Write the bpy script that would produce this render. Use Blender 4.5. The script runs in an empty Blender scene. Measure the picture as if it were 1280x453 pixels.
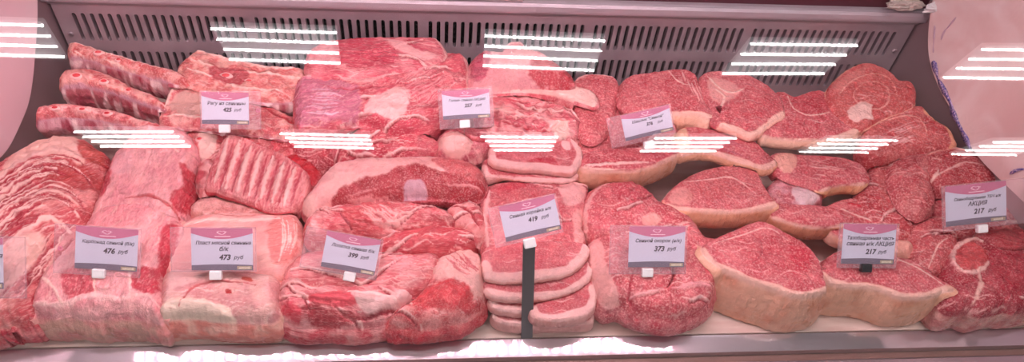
import bpy, bmesh, math, random
import numpy as np
from mathutils import Vector, Matrix
from mathutils.geometry import delaunay_2d_cdt
D = bpy.data
COL = bpy.context.scene.collection
# ---------------------------------------------------------------- camera
FPX = 950.0
CTH, CPS, CRO = .8317, .1557, .1166
CAM = np.array([-.1255, -.5436, .9331])
CF = np.array([math.sin(CPS)*math.cos(CTH), math.cos(CPS)*math.cos(CTH), -math.sin(CTH)])
_R0 = np.array([math.cos(CPS), -math.sin(CPS), 0]); _U0 = np.cross(_R0, CF)
CR = math.cos(CRO)*_R0+math.sin(CRO)*_U0
CU = np.cross(CR, CF)

def ray(x, y):
    return CF*FPX+CR*(x-640)-CU*(y-226.5)

def on_plane(x, y, P, n):
    d = ray(x, y); n = np.array(n, float)
    return CAM+d*(((np.array(P)-CAM)@n)/(d@n))

def at_z(x, y, z): return on_plane(x, y, (0, 0, z), (0, 0, 1))

M0, M1 = .045, .19            # the heap of meat rises gently towards the back
def on_mound(x, y, h=0.): return on_plane(x, y, (0, 0, M0+h), (0, -M1, 1))

cd = D.cameras.new('camera'); cam = D.objects.new('camera', cd); COL.objects.link(cam)
cd.sensor_width = 36; cd.lens = 36*FPX/1280; cd.clip_start = .01
mw = Matrix.Identity(4)
for i in range(3):
    mw[i][0] = CR[i]; mw[i][1] = CU[i]; mw[i][2] = -CF[i]; mw[i][3] = CAM[i]
cam.matrix_world = mw
bpy.context.scene.camera = cam

# ---------------------------------------------------------------- helpers
def tag(o, label=None, cat=None, group=None, kind=None):
    if label: o['label'] = label
    if cat: o['category'] = cat
    if group: o['group'] = group
    if kind: o['kind'] = kind
    return o

def empty(name, loc):
    o = D.objects.new(name, None); COL.objects.link(o); o.location = loc
    o.empty_display_size = .03
    return o

def mesh_obj(name, verts, faces, mat, parent=None, smooth=True, origin=None):
    me = D.meshes.new(name)
    v = np.asarray(verts, float)
    if origin is not None: v = v-np.asarray(origin)
    me.from_pydata(v.tolist(), [], faces)
    me.update()
    if smooth: me.polygons.foreach_set('use_smooth', [True]*len(me.polygons))
    if mat: me.materials.append(mat)
    o = D.objects.new(name, me); COL.objects.link(o)
    if parent: o.parent = parent
    if origin is not None and not parent: o.location = origin
    return o

def bm_obj(name, bm, mat, parent=None, smooth=False):
    me = D.meshes.new(name); bmesh.ops.recalc_face_normals(bm, faces=bm.faces[:]); bm.to_mesh(me); bm.free()
    if smooth: me.polygons.foreach_set('use_smooth', [True]*len(me.polygons))
    if mat: me.materials.append(mat)
    o = D.objects.new(name, me); COL.objects.link(o)
    if parent: o.parent = parent
    return o

def box(bm, lo, hi, bev=0., M=None):
    c = [(a+b)/2 for a, b in zip(lo, hi)]; s = [b-a for a, b in zip(lo, hi)]
    r = bmesh.ops.create_cube(bm, size=1, matrix=Matrix.Translation(c) @ Matrix.Diagonal((*s, 1)))
    vs = r['verts']
    if bev:
        es = list({e for v in vs for e in v.link_edges})
        rr = bmesh.ops.bevel(bm, geom=es, offset=bev, segments=2, affect='EDGES', profile=.5)
        vs = list({v for f in rr['faces'] for v in f.verts} | {v for v in vs if v.is_valid})
    if M is not None: bmesh.ops.transform(bm, matrix=M, verts=vs)
    return vs

def extrude_profile(pts, x0, x1, name, mat, parent=None, smooth=False):
    """closed profile in the (y, z) plane swept along x"""
    n = len(pts)
    v = [(x0, y, z) for y, z in pts]+[(x1, y, z) for y, z in pts]
    f = [(i, (i+1) % n, n+(i+1) % n, n+i) for i in range(n)]+[tuple(range(n))[::-1], tuple(range(n, 2*n))]
    bm = bmesh.new(); bv = [bm.verts.new(p) for p in v]
    for q in f: bm.faces.new([bv[i] for i in q])
    return bm_obj(name, bm, mat, parent, smooth)

# numpy gradient noise, about -1..1
_rng = np.random.RandomState(7)
_perm = np.tile(_rng.permutation(256), 3)
_g = _rng.normal(size=(256, 3)); _g /= np.linalg.norm(_g, axis=1)[:, None]
def pnoise(p):
    p = np.asarray(p, float); i = np.floor(p).astype(int); f = p-i; i &= 255
    u = f*f*f*(f*(f*6-15)+10); out = 0
    for dx in (0, 1):
        for dy in (0, 1):
            for dz in (0, 1):
                h = _perm[_perm[_perm[(i[:, 0]+dx) & 255]+((i[:, 1]+dy) & 255)]+((i[:, 2]+dz) & 255)]
                g = _g[h]; w = np.where(dx, u[:, 0], 1-u[:, 0])*np.where(dy, u[:, 1], 1-u[:, 1])*np.where(dz, u[:, 2], 1-u[:, 2])
                out = out+w*((f-np.array([dx, dy, dz]))*g).sum(1)
    return out*1.7
def fbm(p, o=3, r=.5):
    a, s, t = 1., 0., 0.; p = np.asarray(p, float)
    for k in range(o): s = s+a*pnoise(p*(2**k)+k*13.7); t += a; a *= r
    return s/t
def sstep(a, b, x):
    t = np.clip((x-a)/(b-a), 0, 1); return t*t*(3-2*t)

def catmull(P, closed=True, step=4.):
    P = np.asarray(P, float); n = len(P); out = []
    for i in range(n if closed else n-1):
        if closed: a, b, c, d = P[i-1], P[i], P[(i+1) % n], P[(i+2) % n]
        else: a, b, c, d = P[max(i-1, 0)], P[i], P[i+1], P[min(i+2, n-1)]
        m = max(2, int(np.linalg.norm(c-b)/step))
        for k in range(m):
            t = k/m
            out.append(.5*((2*b)+(c-a)*t+(2*a-5*b+4*c-d)*t*t+(3*b-a-3*c+d)*t**3))
    if not closed: out.append(P[-1])
    return np.array(out)

def resample(P, s, closed=True):
    Q = np.vstack([P, P[:1]]) if closed else P
    L = np.r_[0, np.cumsum(np.linalg.norm(np.diff(Q, axis=0), axis=1))]
    n = max(6, int(L[-1]/s)); t = np.linspace(0, L[-1], n+1)
    if closed: t = t[:-1]
    return np.stack([np.interp(t, L, Q[:, k]) for k in range(Q.shape[1])], 1)

def seg_dist(P, A, closed):
    """distance from points P to the polyline A, also the arc parameter 0..1"""
    B = np.roll(A, -1, 0) if closed else A[1:]
    A0 = A if closed else A[:-1]
    best = np.full(len(P), 1e9); par = np.zeros(len(P)); m = len(A0)
    for j in range(m):
        d = B[j]-A0[j]; L = d@d+1e-12
        t = np.clip(((P-A0[j])@d)/L, 0, 1)
        q = P-(A0[j]+t[:, None]*d); r = np.hypot(q[:, 0], q[:, 1])
        k = r < best; best[k] = r[k]; par[k] = (j+t[k])/m
    return best, par

def inside(P, A):
    B = np.roll(A, -1, 0); c = np.zeros(len(P), bool)
    for a, b in zip(A, B):
        if a[1] == b[1]: continue
        k = ((a[1] > P[:, 1]) != (b[1] > P[:, 1])) & (P[:, 0] < (b[0]-a[0])*(P[:, 1]-a[1])/(b[1]-a[1])+a[0])
        c ^= k
    return c

# ---------------------------------------------------------------- materials
def node_mat(name):
    m = D.materials.new(name); m.use_nodes = True; nt = m.node_tree
    return m, nt, nt.nodes['Principled BSDF']

def simple(name, col, rough=.5, metal=0., spec=.5, **kw):
    m, nt, b = node_mat(name)
    b.inputs['Base Color'].default_value = (*col, 1); b.inputs['Roughness'].default_value = rough
    b.inputs['Metallic'].default_value = metal; b.inputs['Specular IOR Level'].default_value = spec
    for k, v in kw.items(): b.inputs[k].default_value = v
    return m

def noise_node(nt, vec, scale, detail=4, rough=.55, dist=0.):
    n = nt.nodes.new('ShaderNodeTexNoise'); n.inputs['Scale'].default_value = scale
    n.inputs['Detail'].default_value = detail; n.inputs['Roughness'].default_value = rough
    n.inputs['Distortion'].default_value = dist
    if vec is not None: nt.links.new(vec, n.inputs['Vector'])
    return n.outputs['Fac']
def mrange(nt, v, a, b, c=0., d=1.):
    n = nt.nodes.new('ShaderNodeMapRange'); nt.links.new(v, n.inputs[0])
    for i, q in enumerate((a, b, c, d)): n.inputs[1+i].default_value = q
    n.interpolation_type = 'SMOOTHSTEP'
    return n.outputs[0]
def math_n(nt, op, a, b):
    n = nt.nodes.new('ShaderNodeMath'); n.operation = op
    for i, q in enumerate((a, b)):
        if isinstance(q, (int, float)): n.inputs[i].default_value = q
        else: nt.links.new(q, n.inputs[i])
    return n.outputs[0]
def mixc(nt, f, a, b, mode='MIX'):
    n = nt.nodes.new('ShaderNodeMix'); n.data_type = 'RGBA'; n.blend_type = mode
    for i, q in ((0, f), (6, a), (7, b)):
        if isinstance(q, (int, float)): n.inputs[i].default_value = q
        elif isinstance(q, tuple): n.inputs[i].default_value = (*q, 1)
        else: nt.links.new(q, n.inputs[i])
    return n.outputs[2]

def make_meat(name, vein=.55, grain=.45, veinscale=55., grainscale=420., bump=1., dark=.6):
    m, nt, b = node_mat(name)
    a = nt.nodes.new('ShaderNodeAttribute'); a.attribute_name = 'Col'
    f = nt.nodes.new('ShaderNodeAttribute'); f.attribute_name = 'fib'
    V = f.outputs['Vector']; al = a.outputs['Alpha']
    n1 = noise_node(nt, V, veinscale, 5, .62, 1.6)
    web = math_n(nt, 'ABSOLUTE', math_n(nt, 'SUBTRACT', n1, .5), 0.)
    webm = mrange(nt, web, .0, .028, 1., 0.)
    n2 = noise_node(nt, V, grainscale, 3, .6, .4)
    gr = mrange(nt, n2, .50, .63)
    n3 = noise_node(nt, V, 22, 4, .6, .8)
    gate = mrange(nt, n3, .45, .62)
    tone = mrange(nt, noise_node(nt, V, 90, 5, .6, .3), .3, .7, .80, 1.14)
    tn = nt.nodes.new('ShaderNodeMix'); tn.data_type = 'RGBA'; tn.blend_type = 'MULTIPLY'; tn.inputs[0].default_value = 1
    tone = math_n(nt, 'ADD', math_n(nt, 'MULTIPLY', math_n(nt, 'SUBTRACT', tone, 1.), math_n(nt, 'ADD', math_n(nt, 'MULTIPLY', al, .7), .3)), 1.); nt.links.new(a.outputs['Color'], tn.inputs[6]); nt.links.new(tone, tn.inputs[7])
    base = tn.outputs[2]
    lite = (.86, .42, .40)
    base = mixc(nt, math_n(nt, 'MULTIPLY', math_n(nt, 'MULTIPLY', webm, gate), math_n(nt, 'MULTIPLY', al, vein)), base, lite)
    base = mixc(nt, math_n(nt, 'MULTIPLY', gr, math_n(nt, 'MULTIPLY', al, grain)), base, lite)
    dk = mrange(nt, n2, .36, .47, 1., 0.)
    base = mixc(nt, math_n(nt, 'MULTIPLY', dk, math_n(nt, 'MULTIPLY', al, grain*dark)), base, (.42, .035, .055))
    nt.links.new(base, b.inputs['Base Color'])
    h = math_n(nt, 'ADD', math_n(nt, 'MULTIPLY', n1, .6), math_n(nt, 'MULTIPLY', n2, .35))
    h = math_n(nt, 'ADD', h, math_n(nt, 'MULTIPLY', noise_node(nt, V, 160, 4, .6), .4))
    bp = nt.nodes.new('ShaderNodeBump'); bp.inputs['Strength'].default_value = bump; bp.inputs['Distance'].default_value = .0035
    nt.links.new(h, bp.inputs['Height']); nt.links.new(bp.outputs[0], b.inputs['Normal'])
    r = mrange(nt, n3, .3, .7, .22, .42); nt.links.new(r, b.inputs['Roughness'])
    b.inputs['Specular IOR Level'].default_value = .38
    b.inputs['Subsurface Weight'].default_value = .06
    b.inputs['Subsurface Radius'].default_value = (1., .35, .25); b.inputs['Subsurface Scale'].default_value = .006
    return m
MEAT = make_meat('raw_meat')
HAM = make_meat('grainy_ham_meat', vein=.42, grain=.62, veinscale=38, grainscale=330, dark=.75)
FATTY = make_meat('marbled_meat', vein=.8, grain=.4, veinscale=75)

# colours of the tissues
FAT = (.86, .56, .50); PFAT = (.84, .44, .42); CREAM = (.88, .66, .55)
LEAN = (.60, .095, .125); DARK = (.36, .035, .06); PALE = (.76, .25, .27); ROSE = (.68, .16, .19)
RED = (.60, .02, .04); SKIN = (.93, .56, .43); SKIN2 = (.88, .45, .31); SILV = (.58, .30, .36); BROWN = (.50, .14, .13)
HAMC = (.66, .14, .17); HAM2 = (.74, .22, .245)

def mix_arr(c, col, m):
    return c*(1-m[:, None])+np.asarray(col)[None, :]*m[:, None]

_seed = [100]; QUEUE = []
HM = np.zeros((640, 260)); HX, HY, HS = -.95, -.1, .003
def hm_idx(XY):
    return np.clip(((XY[:, 0]-HX)/HS).astype(int), 0, 639), np.clip(((XY[:, 1]-HY)/HS).astype(int), 0, 259)
def meat(name, label, cat, outline, **kw):
    _seed[0] += 1; cp = catmull(outline, True, 5.).mean(0)
    z = on_mound(cp[0], cp[1], kw.get('h', 0))[2]
    QUEUE.append((z, _seed[0], name, label, cat, outline, kw))
def build_all():
    for z, sd, name, label, cat, outline, kw in sorted(QUEUE, key=lambda q: (q[0], q[1])):
        kw = dict(kw); post = kw.pop('post', None)
        r = meat_build(sd, name, label, cat, outline, **kw)
        if post: post(r)
def meat_build(sd, name, label, cat, outline, h=0., tilt=(.06, 0.), th=.035, floor=False, r=.006, dome=.004,
         c1=LEAN, c2=PALE, mott=35., side=None, side2=None, sidem=.6, rim=None, rimw=.006, rimc=FAT, rindc=None, part='rind',
         feats=(), fiber=(0, 1., 1.), veins=0, veinw=.0010, vein_c=(.82, .42, .40), amp=.0016, rag=.0008, step=.0015,
         flare=0., bulge=.002, mat=None, marb=1., group=None, amp2=.0, f2=28., seams=0, stripe=False):
    rnd = random.Random(sd); off = np.array([sd*1.37, sd*.71, sd*.37])
    mat = mat or MEAT
    O = catmull(outline, True, 5.); cp = O.mean(0)
    Pc = on_mound(cp[0], cp[1], h)
    n = (-tilt[1], -tilt[0], 1.)
    U = lambda pts: np.array([on_plane(x, y, Pc, n)[:2] for x, y in pts])
    zpl = lambda XY: Pc[2]+tilt[0]*(XY[:, 1]-Pc[1])+tilt[1]*(XY[:, 0]-Pc[0])
    W = resample(U(O), step)
    if np.sum(W[:, 0]*np.roll(W[:, 1], -1)-np.roll(W[:, 0], -1)*W[:, 1]) < 0: W = W[::-1]
    # ragged edge
    T = np.roll(W, -1, 0)-np.roll(W, 1, 0); T /= np.linalg.norm(T, axis=1)[:, None]+1e-9; N = np.stack([T[:, 1], -T[:, 0]], 1)
    W3 = np.c_[W, np.zeros(len(W))]
    W = W+N*(fbm(W3*150+off, 3)*rag*2)[:, None]
    lo, hi = W.min(0), W.max(0)
    gx, gy = np.meshgrid(np.arange(lo[0], hi[0], step), np.arange(lo[1], hi[1], step*.87))
    gx[1::2] += step/2
    G = np.stack([gx.ravel(), gy.ravel()], 1)
    G = G+_rng.uniform(-.15, .15, G.shape)*step
    G = G[inside(G, W)]
    dG, _ = seg_dist(G, W, True); k = dG > step*.6; G = G[k]; dG = dG[k]
    nb = len(W)
    pts = np.vstack([W, G]); d = np.r_[np.zeros(nb), dG]
    res = delaunay_2d_cdt([Vector(p) for p in pts.tolist()], [(i, (i+1) % nb) for i in range(nb)], [list(range(nb))], 1, 1e-7)
    vo, fo, orig = res[0], res[2], res[3]
    if len(vo) != len(pts):    # merged or split points: rebuild the arrays
        vp = np.array([tuple(v) for v in vo]); src = [o[0] if o else -1 for o in orig]
        d = np.array([d[s] if s >= 0 else 0 for s in src])
        pts = vp
    top_faces = [tuple(f) for f in fo]
    nt_ = len(pts)
    # boundary order: outline points are the first ones in the input
    inv = {}
    for i, o in enumerate(orig):
        for q in o: inv[q] = i
    ring = [inv[i] for i in range(nb)]
    zt = zpl(pts)
    P3 = np.c_[pts, zt]
    rr = min(r, .9*max(d.max(), 1e-4))
    dd = np.clip(d/rr, 0, 1)
    z = zt+rr*(np.sqrt(np.clip(1-(1-dd)**2, 0, 1))-1)
    dmax = max(d.max(), 1e-4); z = z+dome*(1-(1-np.clip(d/dmax, 0, 1))**2)
    z = z+amp*fbm(P3*90+off, 3)*sstep(0, .004, d)
    if amp2: z = z+amp2*(1-2*np.abs(fbm(P3*f2+off, 2)))*sstep(0, .012, d)
    # sides
    ztop = z[ring]; Wb = pts[ring]
    zbot = np.full(nb, .003) if floor else np.maximum(zpl(Wb)-rr*0-th, .003)
    ix, iy = hm_idx(Wb); zbot = np.maximum(zbot, HM[ix, iy]+.0005); zbot = np.minimum(zbot, ztop-.004)
    ix, iy = hm_idx(pts); np.maximum.at(HM, (ix, iy), z)
    hgt = float((ztop-zbot).max()); ns = max(3, int(hgt/.0026))
    N = np.zeros_like(Wb); T = np.roll(Wb, -11, 0)-np.roll(Wb, 11, 0); T = sum(np.roll(T, k, 0) for k in range(-6, 7)); T /= np.linalg.norm(T, axis=1)[:, None]+1e-9
    N = np.stack([T[:, 1], -T[:, 0]], 1)
    SV = []; st = []
    for j in range(1, ns+1):
        t = j/ns; zz = ztop+(zbot-ztop)*t
        q = np.c_[Wb, zz]
        o = bulge*math.sin(math.pi*min(t*1.1, 1))+flare*t - (.0025*max(0, (t-.85)/.15)**2)
        o = o+amp*1.1*fbm(q*85+off, 3)*math.sin(math.pi*min(1, t*1.2)) + (amp2*.8*fbm(q*f2*1.4+off, 2)*math.sin(math.pi*t) if amp2 else 0)
        SV.append(np.c_[Wb+N*np.reshape(o, (-1, 1)), zz]); st.append(np.full(nb, t))
    A = np.vstack([np.c_[pts, z]]+SV)
    sidet = np.r_[np.zeros(nt_), np.concatenate(st)]
    base_xy = np.vstack([pts]+[Wb]*ns)
    d_all = np.r_[d, -np.concatenate(st)*hgt]
    wn = fbm(A*120+off, 3)
    # feature layers
    C0 = mix_arr(np.tile(np.array(c1, float), (len(A), 1)), c2, sstep(-.25, .35, fbm(A*mott+off*2, 3)))
    al = np.full(len(A), float(marb)); dz = np.zeros(len(A))
    lay = list(feats)
    if veins:
        ang = math.radians(fiber[0]); dx, dy = math.cos(ang), math.sin(ang)
        for q in range(veins):
            p = G[rnd.randrange(len(G))] if len(G) else W[0]; L = rnd.uniform(.012, .045); pl = []
            wob = rnd.uniform(-1, 1)
            for s in range(6):
                u = (s/5-.5)*L; v = math.sin(s*1.1+wob*3)*L*.09+wob*u*u*4
                pl.append((p[0]+dx*u-dy*v, p[1]+dy*u+dx*v))
            lay.insert(0, ('wline', np.array(pl), veinw*rnd.uniform(.5, 1.4), vein_c, .4, rnd.uniform(-.0008, .0003)))
    for q in range(seams):
        ang = math.radians(fiber[0]+rnd.uniform(-35, 35)); dx, dy = math.cos(ang), math.sin(ang)
        p = G[rnd.randrange(len(G))]; L = rnd.uniform(.04, .10); cv = rnd.uniform(-6, 6); pl = []
        for k_ in range(8):
            u = (k_/7-.5)*L; v = cv*u*u+math.sin(k_*1.3+q)*.0018
            pl.append((p[0]+dx*u-dy*v, p[1]+dy*u+dx*v))
        pl = np.array(pl); lay.insert(0, ('wline', pl, rnd.uniform(.0010, .0018), (.34, .03, .05), .3, -.0028))
        lay.insert(0, ('wline', pl+np.array([-dy, dx])*.0026, rnd.uniform(.0012, .003), (.85, .50, .47), .2, .0012))
    expanded = []
    for L in lay:
        if L[0] == 'streaks':
            _, Aa, Bb, cnt, w, col, ma, dzz = L
            Aa = resample(catmull(Aa, False, 6), 1e9, False) if False else np.array(Aa, float); Bb = np.array(Bb, float)
            for q in range(cnt):
                t = (q+rnd.uniform(-.35, .35)+.5)/cnt
                pl = Aa*(1-t)+Bb*t
                pl = catmull(pl, False, 6)
                s0 = rnd.uniform(0, .45); s1 = rnd.uniform(.55, 1)
                i0, i1 = int(s0*len(pl)), max(int(s1*len(pl)), int(s0*len(pl))+3)
                pl = pl[i0:i1]
                pl = pl+np.array([[rnd.uniform(-1, 1), rnd.uniform(-1, 1)] for _ in pl])*.6
                expanded.append(('line', pl, w*rnd.uniform(.5, 1.6), col, ma, dzz))
        else: expanded.append(L)
    for L in expanded:
        k = L[0]
        if k in ('line', 'wline'):
            pl = U(catmull(L[1], False, 6)) if k == 'line' else L[1]
            w = L[2]; pad = w*4+.004
            sel = np.where((base_xy[:, 0] > pl[:, 0].min()-pad) & (base_xy[:, 0] < pl[:, 0].max()+pad) & (base_xy[:, 1] > pl[:, 1].min()-pad) & (base_xy[:, 1] < pl[:, 1].max()+pad) & (sidet < .5))[0]
            if not len(sel): continue
            ds, par = seg_dist(base_xy[sel], pl, False)
            ds = ds+wn[sel]*w*.7
            ww = w*(.35+.65*np.sin(np.pi*np.clip(par, .02, .98)))
            m = 1-sstep(ww*.45, ww*1.25, ds)
            if L[3] is not None:
                C0[sel] = mix_arr(C0[sel], L[3], m); al[sel] = al[sel]*(1-m)+L[4]*m
            dz[sel] += L[5]*m if L[5] < 0 or k == 'wline' else L[5]*(1-sstep(0, ww*1.6, ds))
        elif k == 'poly':
            pg = U(catmull(L[1], True, 6)); soft = L[2]
            pad = soft*2+.002
            sel = np.where((base_xy[:, 0] > pg[:, 0].min()-pad) & (base_xy[:, 0] < pg[:, 0].max()+pad) & (base_xy[:, 1] > pg[:, 1].min()-pad) & (base_xy[:, 1] < pg[:, 1].max()+pad) & (sidet < .9))[0]
            if not len(sel): continue
            ds, _ = seg_dist(base_xy[sel], pg, True); ins = inside(base_xy[sel], pg)
            sdv = np.where(ins, ds, -ds)+wn[sel]*soft*.9+fbm(A[sel]*45+off, 2)*soft*.8
            m = sstep(-soft*.5, soft*.5, sdv)
            if L[3] is not None:
                C0[sel] = mix_arr(C0[sel], L[3], m); al[sel] = al[sel]*(1-m)+L[4]*m
            if L[5]: dz[sel] += L[5]*sstep(-soft*.3, max(soft*2.5, .006), sdv)
    A[:, 2] += dz*(sidet == 0)
    # side colour
    part_mask = np.zeros(len(A))
    if side is not None:
        sc = mix_arr(np.tile(np.array(side, float), (len(A), 1)), side2 or side, sstep(-.2, .3, fbm(A*50+off*3, 3)))
        m = sstep(.02, .12, sidet); C0 = C0*(1-m[:, None])+sc*m[:, None]; al = al*(1-m)+sidem*m
    if rim is not None:
        full = isinstance(rim, str)
        if full: near = np.full(len(A), 1.); ds = d_all.copy()
        else:
            pl = U(catmull(rim, False, 6))
            ds, _ = seg_dist(base_xy, pl, False)
            ds_side = ds; near = 1-sstep(.006, .012, ds_side); ds = np.where(sidet > 0, -.01, ds)
        ww = rimw*(1+.35*fbm(A*40+off, 2))+wn*.0012
        m = 1-sstep(ww-.0012, ww+.0012, ds)
        m = np.where(sidet > 0, near, m)
        C0 = mix_arr(C0, rimc, m); al = al*(1-m)+.12*m
        if rindc is not None:
            ms = np.where(sidet > .03, near, 0.)*sstep(.02, .14, sidet)
            rc = mix_arr(np.tile(np.array(rindc, float), (len(A), 1)), np.array(rindc)*np.array((.95, .80, .74)), sstep(-.1, .5, fbm(A*26+off*5, 3)))
            if stripe:
                per = np.concatenate([np.arange(nb)]*ns)*step; pv = np.zeros(len(A)); pv[nt_:] = pnoise(np.stack([per*95, np.zeros(len(per)), sidet[nt_:]*1.3+off[0]], 1))
                rc = mix_arr(rc, (.84, .58, .58), sstep(.05, .45, pv)); rc = mix_arr(rc, (.46, .10, .15), sstep(.12, .5, -pv))
            C0 = C0*(1-ms[:, None])+rc*ms[:, None]
        part_mask = m
    # fibre coordinates
    ang = math.radians(fiber[0]); ca, sa = math.cos(ang), math.sin(ang)
    rel = A-np.array([Pc[0], Pc[1], Pc[2]])
    fib = np.stack([(rel[:, 0]*ca+rel[:, 1]*sa)/fiber[1], -rel[:, 0]*sa+rel[:, 1]*ca, rel[:, 2]], 1)*fiber[2]+off
    # faces
    faces = list(top_faces)
    a_prev = ring
    for j in range(ns):
        cur = [nt_+j*nb+i for i in range(nb)]
        for i in range(nb):
            i2 = (i+1) % nb
            faces.append((a_prev[i], cur[i], cur[i2], a_prev[i2]))
        a_prev = cur
    faces.append(tuple(a_prev[::-1]))
    origin = np.array([Pc[0], Pc[1], float(zbot.min())])
    me = D.meshes.new(name); me.from_pydata((A-origin).tolist(), [], faces); me.update()
    nrm = np.zeros(len(A)*3); me.vertices.foreach_get('normal', nrm); nrm = nrm.reshape(-1, 3)
    q = 1-.36*(1-sstep(.22, .58, C0[:, 1]/(C0[:, 0]+1e-6)))
    C0[:, 1] *= q; C0[:, 2] *= q; C0[:, 0] *= .5+.5*q
    C4 = np.c_[np.clip(C0, 0, 1), np.clip(al, 0, 1)]
    def finish(mesh, idx, nm, parent, top):
        mesh.name = nm
        ca_ = mesh.attributes.new('Col', 'FLOAT_COLOR', 'POINT'); ca_.data.foreach_set('color', C4[idx].ravel().astype(np.float32))
        fa = mesh.attributes.new('fib', 'FLOAT_VECTOR', 'POINT'); fa.data.foreach_set('vector', fib[idx].ravel().astype(np.float32))
        mesh.polygons.foreach_set('use_smooth', [True]*len(mesh.polygons)); mesh.materials.append(mat)
        o = D.objects.new(nm, mesh); COL.objects.link(o)
        if parent: o.parent = parent
        return o
    if rim is not None:
        fm = [np.mean(part_mask[list(f)]) > .5 if len(f) < 5 else False for f in faces]
        D.meshes.remove(me)
        root = empty(name, origin); tag(root, label, cat, group)
        for flag, nm in ((False, 'lean_meat'), (True, part)):
            fs = [f for f, q in zip(faces, fm) if q == flag]
            idx = np.array(sorted({i for f in fs for i in f})); mp = {int(v): i for i, v in enumerate(idx)}
            if not len(idx): continue
            m2 = D.meshes.new(nm); m2.from_pydata((A[idx]-origin).tolist(), [], [tuple(mp[i] for i in f) for f in fs]); m2.update()
            o = finish(m2, idx, nm, root, False)
            m2.normals_split_custom_set_from_vertices(nrm[idx].tolist())
        return root
    o = finish(me, np.arange(len(A)), name, None, True); o.location = origin
    return tag(o, label, cat, group)
# ================================================================ THE COUNTER
PITCH = .0135
def SX(k): return (k+(k//20)*.78)*PITCH-.68973
XE = .718
steel, nt, b = node_mat('brushed_steel')
tc = nt.nodes.new('ShaderNodeTexCoord'); mp = nt.nodes.new('ShaderNodeMapping'); mp.inputs['Scale'].default_value = (2, 90, 90)
nt.links.new(tc.outputs['Object'], mp.inputs[0])
nz = noise_node(nt, mp.outputs[0], 6, 3, .6)
nt.links.new(mrange(nt, nz, .3, .7, .28, .42), b.inputs['Roughness'])
b.inputs['Base Color'].default_value = (.50, .42, .45, 1); b.inputs['Metallic'].default_value = .85
bp = nt.nodes.new('ShaderNodeBump'); bp.inputs['Strength'].default_value = .05; bp.inputs['Distance'].default_value = .001
nt.links.new(nz, bp.inputs['Height']); nt.links.new(bp.outputs[0], b.inputs['Normal'])
panelm, nt, b = node_mat('painted_back_panel')
tc = nt.nodes.new('ShaderNodeTexCoord'); nz = noise_node(nt, tc.outputs['Object'], 9, 5, .6)
nt.links.new(mixc(nt, mrange(nt, nz, .3, .7), (.40, .31, .34), (.50, .40, .43)), b.inputs['Base Color'])
b.inputs['Roughness'].default_value = .38; b.inputs['Metallic'].default_value = .35
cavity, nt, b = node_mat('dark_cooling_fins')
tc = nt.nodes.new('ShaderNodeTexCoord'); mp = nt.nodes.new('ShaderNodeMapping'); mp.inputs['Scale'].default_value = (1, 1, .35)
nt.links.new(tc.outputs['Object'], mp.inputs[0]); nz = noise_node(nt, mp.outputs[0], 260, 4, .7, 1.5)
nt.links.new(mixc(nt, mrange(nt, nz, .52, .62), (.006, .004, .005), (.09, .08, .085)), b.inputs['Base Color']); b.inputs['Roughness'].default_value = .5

# slotted back panel with real openings
bm = bmesh.new()
zt1, L, wd = .1698, .0533, .0031
rows = [(zt1-L, zt1), (.0955-L, .0955)]
zc = [.0, .0325, .1062, .187]   # horizontal cuts of the sheet
def cell(x0, x1, z0, z1, cx, s0, s1, seg=6):
    st = []
    for k in range(seg+1):
        a = math.pi*k/seg; st.append((cx+wd*math.cos(a), s1-wd+wd*math.sin(a)))
    for k in range(seg+1):
        a = math.pi+math.pi*k/seg; st.append((cx+wd*math.cos(a), s0+wd+wd*math.sin(a)))
    m = seg+1; rc = []
    for k in range(m): t = k/seg; rc.append((x1, s1) if k == 0 else ((x0, s1) if k == seg else (x1+(x0-x1)*t, z1)))
    for k in range(m): t = k/seg; rc.append((x0, s0) if k == 0 else ((x1, s0) if k == seg else (x0+(x1-x0)*t, z0)))
    A = [bm.verts.new((x, .5, z)) for x, z in st]; B = [bm.verts.new((x, .5, z)) for x, z in rc]
    C = [bm.verts.new((x, .512, z)) for x, z in st]; n = len(st)
    for i in range(n):
        j = (i+1) % n
        bm.faces.new((A[i], A[j], B[j], B[i])); bm.faces.new((A[j], A[i], C[i], C[j]))
    for k in (0, seg, m, m+seg):
        x, z = rc[k]; zz = z1 if k in (0, seg) else z0
        # corner triangles between the ring point and the true corner
        nb_ = {0: 1, seg: seg-1, m: m+1, m+seg: m+seg-1}[k]
        bm.faces.new((B[k], B[nb_], bm.verts.new((x, .5, zz))))
def rect(x0, x1, z0, z1):
    bm.faces.new([bm.verts.new(p) for p in ((x0, .5, z0), (x1, .5, z0), (x1, .5, z1), (x0, .5, z1))])
for (s0, s1), z0, z1 in ((rows[1], zc[1], zc[2]), (rows[0], zc[2], zc[3])):
    for k in range(100):
        x0 = SX(k)-PITCH/2; x1 = SX(k)+PITCH/2
        cell(x0, x1, z0, z1, SX(k), s0, s1)
        if k % 20 == 19 and k < 99: rect(x1, SX(k+1)-PITCH/2, z0, z1)
    rect(-XE, SX(0)-PITCH/2, z0, z1); rect(SX(99)+PITCH/2, XE, z0, z1)
rect(-XE, XE, 0, zc[1])
bmesh.ops.remove_doubles(bm, verts=bm.verts, dist=1e-6)
tag(bm_obj('wall_back', bm, panelm), kind='structure')
bm = bmesh.new(); box(bm, (-XE, .530, -.01), (XE, .545, .20)); tag(bm_obj('trim_1', bm, cavity), kind='structure')
# screws
for x, z in ((-.7065, .128), (.707, .128)):
    bm = bmesh.new(); bmesh.ops.create_cone(bm, cap_ends=True, segments=20, radius1=.0048, radius2=.0036, depth=.003, matrix=Matrix.Translation((x, .4985, z)) @ Matrix.Rotation(math.radians(90), 4, 'X'))
    s = 'left' if x < 0 else 'right'
    bm_obj('screw', bm, steel, D.objects['wall_back'], False)
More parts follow.
